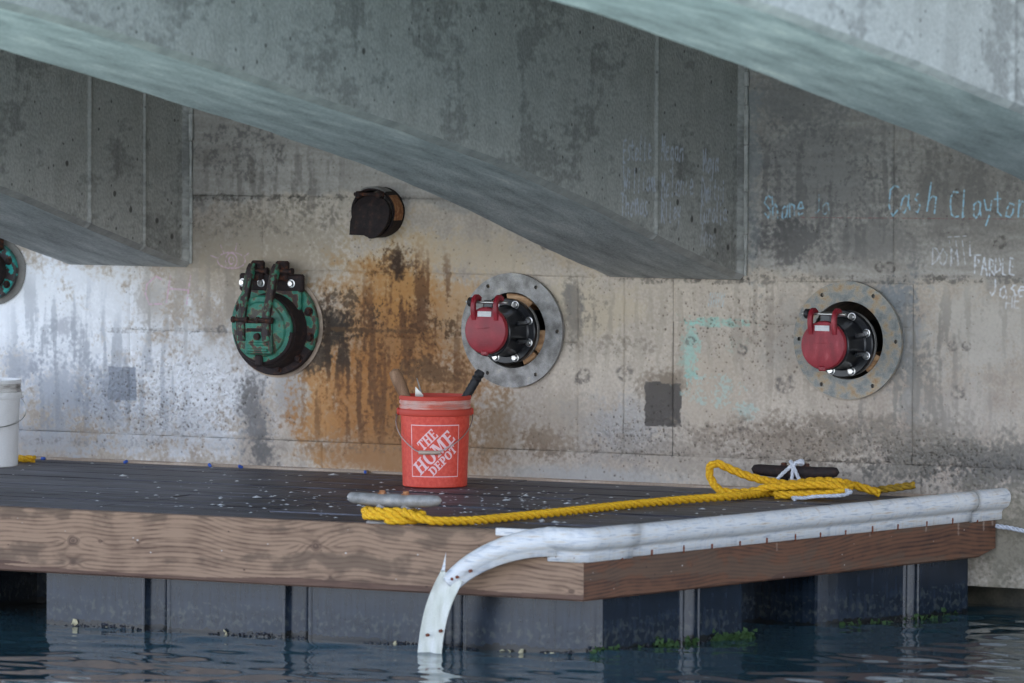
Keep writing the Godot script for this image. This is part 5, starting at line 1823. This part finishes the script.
func tools(where: Vector3, turn: float) -> void:
	var b := Basis(Vector3.UP, turn)
	# trowel with a wooden handle leaning to the left
	var t := thing("trowel", "trowel with worn wooden handle standing in the orange bucket", "trowel", where)
	t.basis = b
	var st := begin()
	var xf := Transform3D(Basis(Vector3(0, 0, 1), 0.42), Vector3(-0.092, 0.30, 0.02))
	lathe(st, [Vector2(0, 0.02), Vector2(0.014, 0.02), Vector2(0.019, 0.05), Vector2(0.025, 0.11), Vector2(0.026, 0.16), Vector2(0.021, 0.185), Vector2(0, 0.192)], 18, xf * upright(Vector3.ZERO))
	put(st, "handle", M.handle_wood, t)
	st = begin()
	tube(st, PackedVector3Array([Vector3(-0.09, 0.325, 0.02), Vector3(-0.06, 0.25, 0.01), Vector3(-0.02, 0.16, 0)]), 0.005, 8)
	put(st, "tang", M.steel, t)
	st = begin()
	box(st, Vector3(0.09, 0.14, 0.003), 0.001, Transform3D(Basis(Vector3(0, 0, 1), 0.42), Vector3(0.0, 0.1, 0)))
	put(st, "blade", M.steel, t)
	# putty knife blade
	var k := thing("putty_knife", "steel scraper blade poking up beside the wooden trowel handle", "scraper", where)
	k.basis = b
	st = begin()
	st.set_smooth_group(-1)
	var q := [Vector3(-0.083, 0.30, 0.03), Vector3(-0.052, 0.30, 0.03), Vector3(-0.048, 0.372, 0.035), Vector3(-0.08, 0.405, 0.035)]
	var dz := Vector3(0, 0, 0.002)
	quad(st, q[0] + dz, q[1] + dz, q[2] + dz, q[3] + dz)
	quad(st, q[3] - dz, q[2] - dz, q[1] - dz, q[0] - dz)
	for i in 4: quad(st, q[i] - dz, q[(i + 1) % 4] - dz, q[(i + 1) % 4] + dz, q[i] + dz)
	put(st, "blade", M.steel, k)
	var k2 := thing("metal_spike", "thin pale metal spike rising between scraper and black handle", "spike", where)
	k2.basis = b
	st = begin()
	tube(st, PackedVector3Array([Vector3(-0.03, 0.02, 0.02), Vector3(-0.045, 0.34, 0.02), Vector3(-0.075, 0.44, 0.02)]), 0.009, 8, 0.2)
	put(st, "shaft", M.galvanised, k2)
	# black ribbed grip leaning to the right
	var g := thing("hammer", "black ribbed rubber tool handle leaning out of the orange bucket", "tool", where)
	g.basis = b
	st = begin()
	var prof := [Vector2(0, -0.02), Vector2(0.012, -0.02)]
	for i in 10:
		prof.append(Vector2(0.017, 0.0 + i * 0.0185))
		prof.append(Vector2(0.019 if i < 8 else 0.0215, 0.0092 + i * 0.0185))
	prof.append(Vector2(0.016, 0.194))
	prof.append(Vector2(0, 0.196))
	lathe(st, prof, 16, Transform3D(Basis(Vector3(0, 0, 1), -0.52), Vector3(0.09, 0.30, 0.0)) * upright(Vector3.ZERO))
	put(st, "grip", M.black_rubber, g)
	st = begin()
	tube(st, PackedVector3Array([Vector3(0.09, 0.30, 0), Vector3(0.0, 0.13, 0), Vector3(-0.03, 0.06, 0)]), 0.01, 8)
	put(st, "shaft", M.steel, g)


# ---------------------------------------------------------------- cleats and lines
func cleat(called: String, label: String, where: Vector3, turn: float, length: float, m: Material, bolt_m: Material) -> void:
	var o := thing(called, label, "cleat", where)
	o.rotation.y = turn
	var st := begin()
	# horns: tapered bar with rounded ends, flat oval section
	st.set_smooth_group(1)
	var n := 26
	var prev := []
	for i in n + 1:
		var t := i / float(n) * 2.0 - 1.0
		var k := sqrt(maxf(0.0, 1.0 - pow(absf(t), 14.0)))
		var r := lerpf(0.031, 0.025, absf(t)) * k
		var ring := []
		for j in 14:
			var a := TAU * j / 14.0
			ring.append(Vector3(t * length / 2.0, 0.088 + 0.008 * t * t + sin(a) * r * 0.86, cos(a) * r))
		if i > 0:
			for j in 14: quad(st, prev[j], prev[(j + 1) % 14], ring[(j + 1) % 14], ring[j])
		prev = ring
	put(st, "horn_bar", m, o)
	for s in [-1, 1]:
		st = begin()
		lathe(st, [Vector2(0, -0.002), Vector2(0.036, -0.002), Vector2(0.036, 0.008), Vector2(0.024, 0.018), Vector2(0.02, 0.05), Vector2(0.024, 0.085)], 18, upright(Vector3(s * 0.052, 0, 0)))
		put(st, "post", m, o)
		st = begin()
		hex_bolt(st, upright(Vector3(s * 0.05, 0.112, 0)), 0.013)
		put(st, "bolt", bolt_m, o)
	st = begin()
	box(st, Vector3(0.2, 0.014, 0.075), 0.004, at(0, 0.006, 0))
	put(st, "base", m, o)


func make_cleats_and_ropes() -> void:
	var c1 := Vector3(0.740, 0.449, 2.319)
	c1.y = DECK - 0.001
	cleat("dock_cleat", "grey galvanised cleat wound with yellow rope on dock's front edge", c1, 0.0, 0.405, M.galvanised, M.rust_orange)
	var c2 := Vector3(1.380, 0.449, 0.180)
	c2.y = DECK - 0.001
	cleat("dock_cleat", "dark rusty cleat tied with white cord beside the wall", c2, 0.0, 0.39, M.rust_dark, M.rust)
	# yellow mooring rope: turns under the front cleat, then across the deck to the heap
	var pts := []
	for k in 22:
		var a := TAU * k / 10.0 + PI * 0.5
		pts.append(c1 + Vector3(-cos(a) * 0.115 - 0.0, 0.020 + 0.034 * k / 22.0, sin(a) * 0.062 + 0.004 * k / 22.0))
	pts.append(c1 + Vector3(0.10, 0.05, 0.075))
	pts.append(c1 + Vector3(0.19, 0.026, 0.06))
	pts.append_array([Vector3(1.000, 0.465, 2.207), Vector3(1.059, 0.465, 1.922), Vector3(1.120, 0.467, 1.633), Vector3(1.147, 0.465, 1.267), Vector3(1.226, 0.466, 0.907), Vector3(1.325, 0.467, 0.619), Vector3(1.349, 0.462, 0.330), Vector3(1.501, 0.473, 0.300), Vector3(1.623, 0.486, 0.300)])
	# back over itself and up into the standing loop
	pts.append_array([Vector3(1.671, 0.499, 0.280), Vector3(1.605, 0.511, 0.260), Vector3(1.479, 0.500, 0.300), Vector3(1.345, 0.478, 0.340), Vector3(1.231, 0.461, 0.360), Vector3(1.143, 0.464, 0.360), Vector3(1.102, 0.489, 0.350), Vector3(1.077, 0.528, 0.340), Vector3(1.077, 0.559, 0.330), Vector3(1.101, 0.570, 0.320), Vector3(1.140, 0.552, 0.300), Vector3(1.206, 0.525, 0.280), Vector3(1.285, 0.505, 0.260), Vector3(1.390, 0.494, 0.250), Vector3(1.495, 0.509, 0.240), Vector3(1.587, 0.508, 0.220), Vector3(1.673, 0.490, 0.200), Vector3(1.751, 0.467, 0.180)])
	for i in pts.size():
		var v: Vector3 = pts[i]
		if v.z < 0.05: pts[i].z = 0.05 + 0.02 * (i % 2)
	var st := begin()
	rope(st, pts, 0.0165, 3)
	var o := put(st, "mooring_rope", M.yellow)
	tag(o, "long yellow rope running from grey cleat to a heap at rusty cleat", "rope")
	# second bight and the soiled frayed end
	st = begin()
	rope(st, [Vector3(1.304, 0.462, 0.420), Vector3(1.351, 0.486, 0.400), Vector3(1.451, 0.496, 0.380), Vector3(1.573, 0.506, 0.360), Vector3(1.668, 0.499, 0.360), Vector3(1.695, 0.486, 0.380), Vector3(1.644, 0.475, 0.420), Vector3(1.545, 0.470, 0.440), Vector3(1.419, 0.464, 0.450)], 0.0165, 3)
	o = put(st, "rope_coil", M.yellow)
	tag(o, "loose yellow rope bight lying in front of the rusty cleat", "rope")
	st = begin()
	var e := [Vector3(1.690, 0.469, 0.120), Vector3(1.750, 0.480, 0.120), Vector3(1.811, 0.490, 0.120), Vector3(1.872, 0.500, 0.120)]
	rope(st, e, 0.015, 8)
	o = put(st, "rope_end", M.yellow_soiled)
	tag(o, "dirty frayed yellow rope end by the wall near dock's far corner", "rope")
	st = begin()
	var y0 := Vector3(-2.283, 0.449, 0.225)
	rope(st, [y0 + Vector3(-0.1, 0.016, 0.0), y0 + Vector3(0.0, 0.016, 0.01), y0 + Vector3(0.085, 0.017, 0.0)], 0.016, 3)
	o = put(st, "rope_piece", M.yellow)
	tag(o, "short yellow rope end poking out behind the white bucket", "rope")
	# white lashing on the rusty cleat
	st = begin()
	var top := c2 + Vector3(0.0, 0.122, 0.026)
	rope(st, [c2 + Vector3(-0.085, 0.03, 0.05), c2 + Vector3(-0.045, 0.075, 0.044), top + Vector3(0.005, 0, 0), c2 + Vector3(0.03, 0.136, 0.0), c2 + Vector3(0.01, 0.11, -0.03)], 0.0075)
	rope(st, [c2 + Vector3(0.06, 0.03, 0.052), c2 + Vector3(0.03, 0.08, 0.044), top, c2 + Vector3(-0.02, 0.13, 0.0), c2 + Vector3(-0.01, 0.11, -0.03)], 0.0075)
	rope(st, [c2 + Vector3(0.012, 0.02, 0.055), c2 + Vector3(0.008, 0.07, 0.045), top + Vector3(0.01, 0.002, 0.0), c2 + Vector3(0.045, 0.128, 0.012)], 0.0075)
	rope(st, [c2 + Vector3(-0.085, 0.03, 0.05), c2 + Vector3(0.0, 0.034, 0.06), c2 + Vector3(0.1, 0.03, 0.052)], 0.0075)
	rope(st, [Vector3(1.534, 0.452, 0.500), Vector3(1.521, 0.461, 0.500), Vector3(1.564, 0.461, 0.500), Vector3(1.616, 0.469, 0.500), Vector3(1.676, 0.473, 0.490), Vector3(1.719, 0.476, 0.460), Vector3(1.735, 0.486, 0.420), Vector3(1.704, 0.491, 0.400)], 0.0075)
	o = put(st, "lashing_line", M.white_rope)
	tag(o, "white cord lashed over the rusty cleat and yellow rope", "cord")
	# white line tied off beyond the far corner of the dock
	st = begin()
	rope(st, [Vector3(2.204, 0.347, 0.070), Vector3(2.264, 0.342, 0.070), Vector3(2.349, 0.330, 0.070), Vector3(2.535, 0.313, 0.060)], 0.009)
	o = put(st, "white_line", M.white_rope)
	tag(o, "white rope stretched along the wall from the dock's far right end", "rope")


# ---------------------------------------------------------------- litter, growth at the waterline
func chip(r: float) -> ArrayMesh:
	var st := begin()
	st.set_smooth_group(-1)
	var p := []
	for k in 5:
		var a := TAU * k / 5.0
		p.append(Vector3(cos(a) * r * rng.randf_range(0.6, 1.2), 0, sin(a) * r * rng.randf_range(0.6, 1.2)))
	var t := Vector3(0, r * rng.randf_range(0.3, 0.7), 0)
	for k in 5: tri3(st, p[k], t, p[(k + 1) % 5])
	st.generate_normals()
	return st.commit()


func scatter(called: String, m: Material, label: String, category: String, xfs: Array, mesh: Mesh) -> void:
	var mm := MultiMesh.new()
	mm.transform_format = MultiMesh.TRANSFORM_3D
	mm.mesh = mesh
	mm.instance_count = xfs.size()
	for i in xfs.size(): mm.set_instance_transform(i, xfs[i])
	var o := MultiMeshInstance3D.new()
	o.multimesh = mm
	o.material_override = m
	o.name = called
	add_child(o, true)
	tag(o, label, category, "", "stuff")


func make_litter() -> void:
	var xfs := []
	for k in 430:
		var x := rng.randfn(0.45, 0.6)
		var z := rng.randfn(1.25, 0.5)
		if k % 5 == 0:
			x = rng.randf_range(-3.5, 1.3); z = rng.randf_range(0.1, 2.2)
		if z < 0.06 or z > 2.3 or x > lerpf(2.1, 1.5, z / 2.4) or x < -4.0: continue
		var s := rng.randf_range(0.3, 1.0) * (2.2 if k % 23 == 0 else 1.0)
		xfs.append(Transform3D(Basis(Vector3.UP, rng.randf_range(0, TAU)).scaled(Vector3(s, s * 0.8, s)), Vector3(x, DECK + 0.0015, z)))
	scatter("shell_fragments", M.shell, "pale crushed shell fragments scattered over the dark planks", "debris", xfs, chip(0.011))
	var bits := [[Vector3(-2.261, 0.449, -0.011)], [Vector3(-1.842, 0.449, -0.008)], [Vector3(-1.421, 0.449, 0.099)], [Vector3(-1.269, 0.449, 0.113)], [Vector3(-0.662, 0.449, 0.129)]]
	for k in bits.size():
		var st := begin()
		box(st, Vector3(0.022, 0.012, 0.012), 0.003, Transform3D(Basis(Vector3(0.3, 1, 0.2).normalized(), k * 1.3), Vector3.ZERO))
		var o := put(st, "blue_scrap", M.blue_scrap)
		o.position = Vector3(bits[k][0].x, DECK + 0.007, 0.06)
		tag(o, ["blue plastic scrap beside the white bucket", "blue plastic scrap below the grey wall patch", "blue plastic scrap left of the wall's dark streak", "blue plastic scrap below the green valve", "blue plastic scrap left of the orange bucket"][k], "scrap", "blue scraps along the wall's foot")
	# waterline growth on the front and right faces of the floats
	var mus := []
	var bar := []
	for k in 620:
		var x := rng.randf_range(-0.8, 1.5)
		var y := rng.randf_range(-0.02, 0.005) + 0.008 * sin(x * 9.0)
		var s := rng.randf_range(0.4, 1.2)
		mus.append(Transform3D(Basis(Vector3(rng.randf(), rng.randf(), rng.randf()).normalized(), rng.randf_range(0, TAU)).scaled(Vector3.ONE * s), Vector3(x, y, 2.318)))
	for q in [Vector3(-0.531, -0.005, 2.322), Vector3(-0.486, -0.007, 2.322), Vector3(-0.509, -0.000, 2.322), Vector3(0.003, 0.003, 2.322), Vector3(0.735, 0.002, 2.322), Vector3(1.211, 0.001, 2.322), Vector3(1.273, 0.000, 2.322), Vector3(1.385, 0.002, 2.322), Vector3(-0.676, 0.007, 2.322)]:
		for n in 2:
			bar.append(Transform3D(Basis(Vector3(rng.randf(), rng.randf(), 1).normalized(), rng.randf_range(0, TAU)).scaled(Vector3.ONE * rng.randf_range(0.6, 1.5)), q + Vector3(rng.randf_range(-0.02, 0.02), rng.randf_range(-0.005, 0.012), 0)))
	var e0 := edge_point(0.0)
	var d := edge_point(1.0) - e0
	d.y = 0
	d = d.normalized()
	var inn := Vector3(d.z, 0, -d.x)
	if inn.x > 0: inn = -inn
	var c0 := Vector3(e0.x, 0, 2.317) + inn * 0.046
	for k in 260:
		var s := rng.randf_range(0.05, 1.0) if k < 150 else rng.randf_range(1.45, 2.25)
		mus.append(Transform3D(Basis(Vector3(rng.randf(), rng.randf(), rng.randf()).normalized(), rng.randf_range(0, TAU)).scaled(Vector3.ONE * rng.randf_range(0.3, 0.9)), c0 + d * s + Vector3(0, rng.randf_range(-0.02, 0.012), 0)))
	scatter("mussels", M.mussel, "small dark mussels along the floats' waterline", "mussels", mus, chip(0.0085))
	scatter("barnacles", M.barnacle, "pale barnacle clusters along the front float's waterline", "barnacles", bar, chip(0.012))
	# tufts of green weed
	var leaf := begin()
	leaf.set_smooth_group(-1)
	tri3(leaf, Vector3(-0.004, 0, 0), Vector3(0.004, 0, 0), Vector3(0.003, 0.016, 0.006))
	tri3(leaf, Vector3(0.004, 0, 0), Vector3(0.012, 0.006, 0.003), Vector3(0.003, 0.016, 0.006))
	leaf.generate_normals()
	var weed := []
	for k in 900:
		var s := rng.randf_range(0.3, 1.0)
		if k % 3 == 0: s = rng.randf_range(0.66, 0.98)
		if k % 11 == 0: s = rng.randf_range(0.03, 0.2)
		if k % 14 == 0: s = rng.randf_range(1.45, 2.2)
		var dens := sin(s * 17.0) + sin(s * 41.0 + 2.0)
		if dens < -0.3 and s < 1.3: continue
		weed.append(Transform3D(Basis(Vector3(rng.randf_range(-1, 1), rng.randf_range(-1, 1), rng.randf_range(-1, 1)).normalized(), rng.randf_range(0, TAU)).scaled(Vector3.ONE * rng.randf_range(0.6, 1.4)), c0 - inn * rng.randf_range(0.0, 0.02) + d * s + Vector3(0, absf(rng.randfn(0, 0.012)) - 0.008, 0)))
	scatter("green_weed", M.algae, "green weed growing along the right float's waterline", "seaweed", weed, leaf.commit())
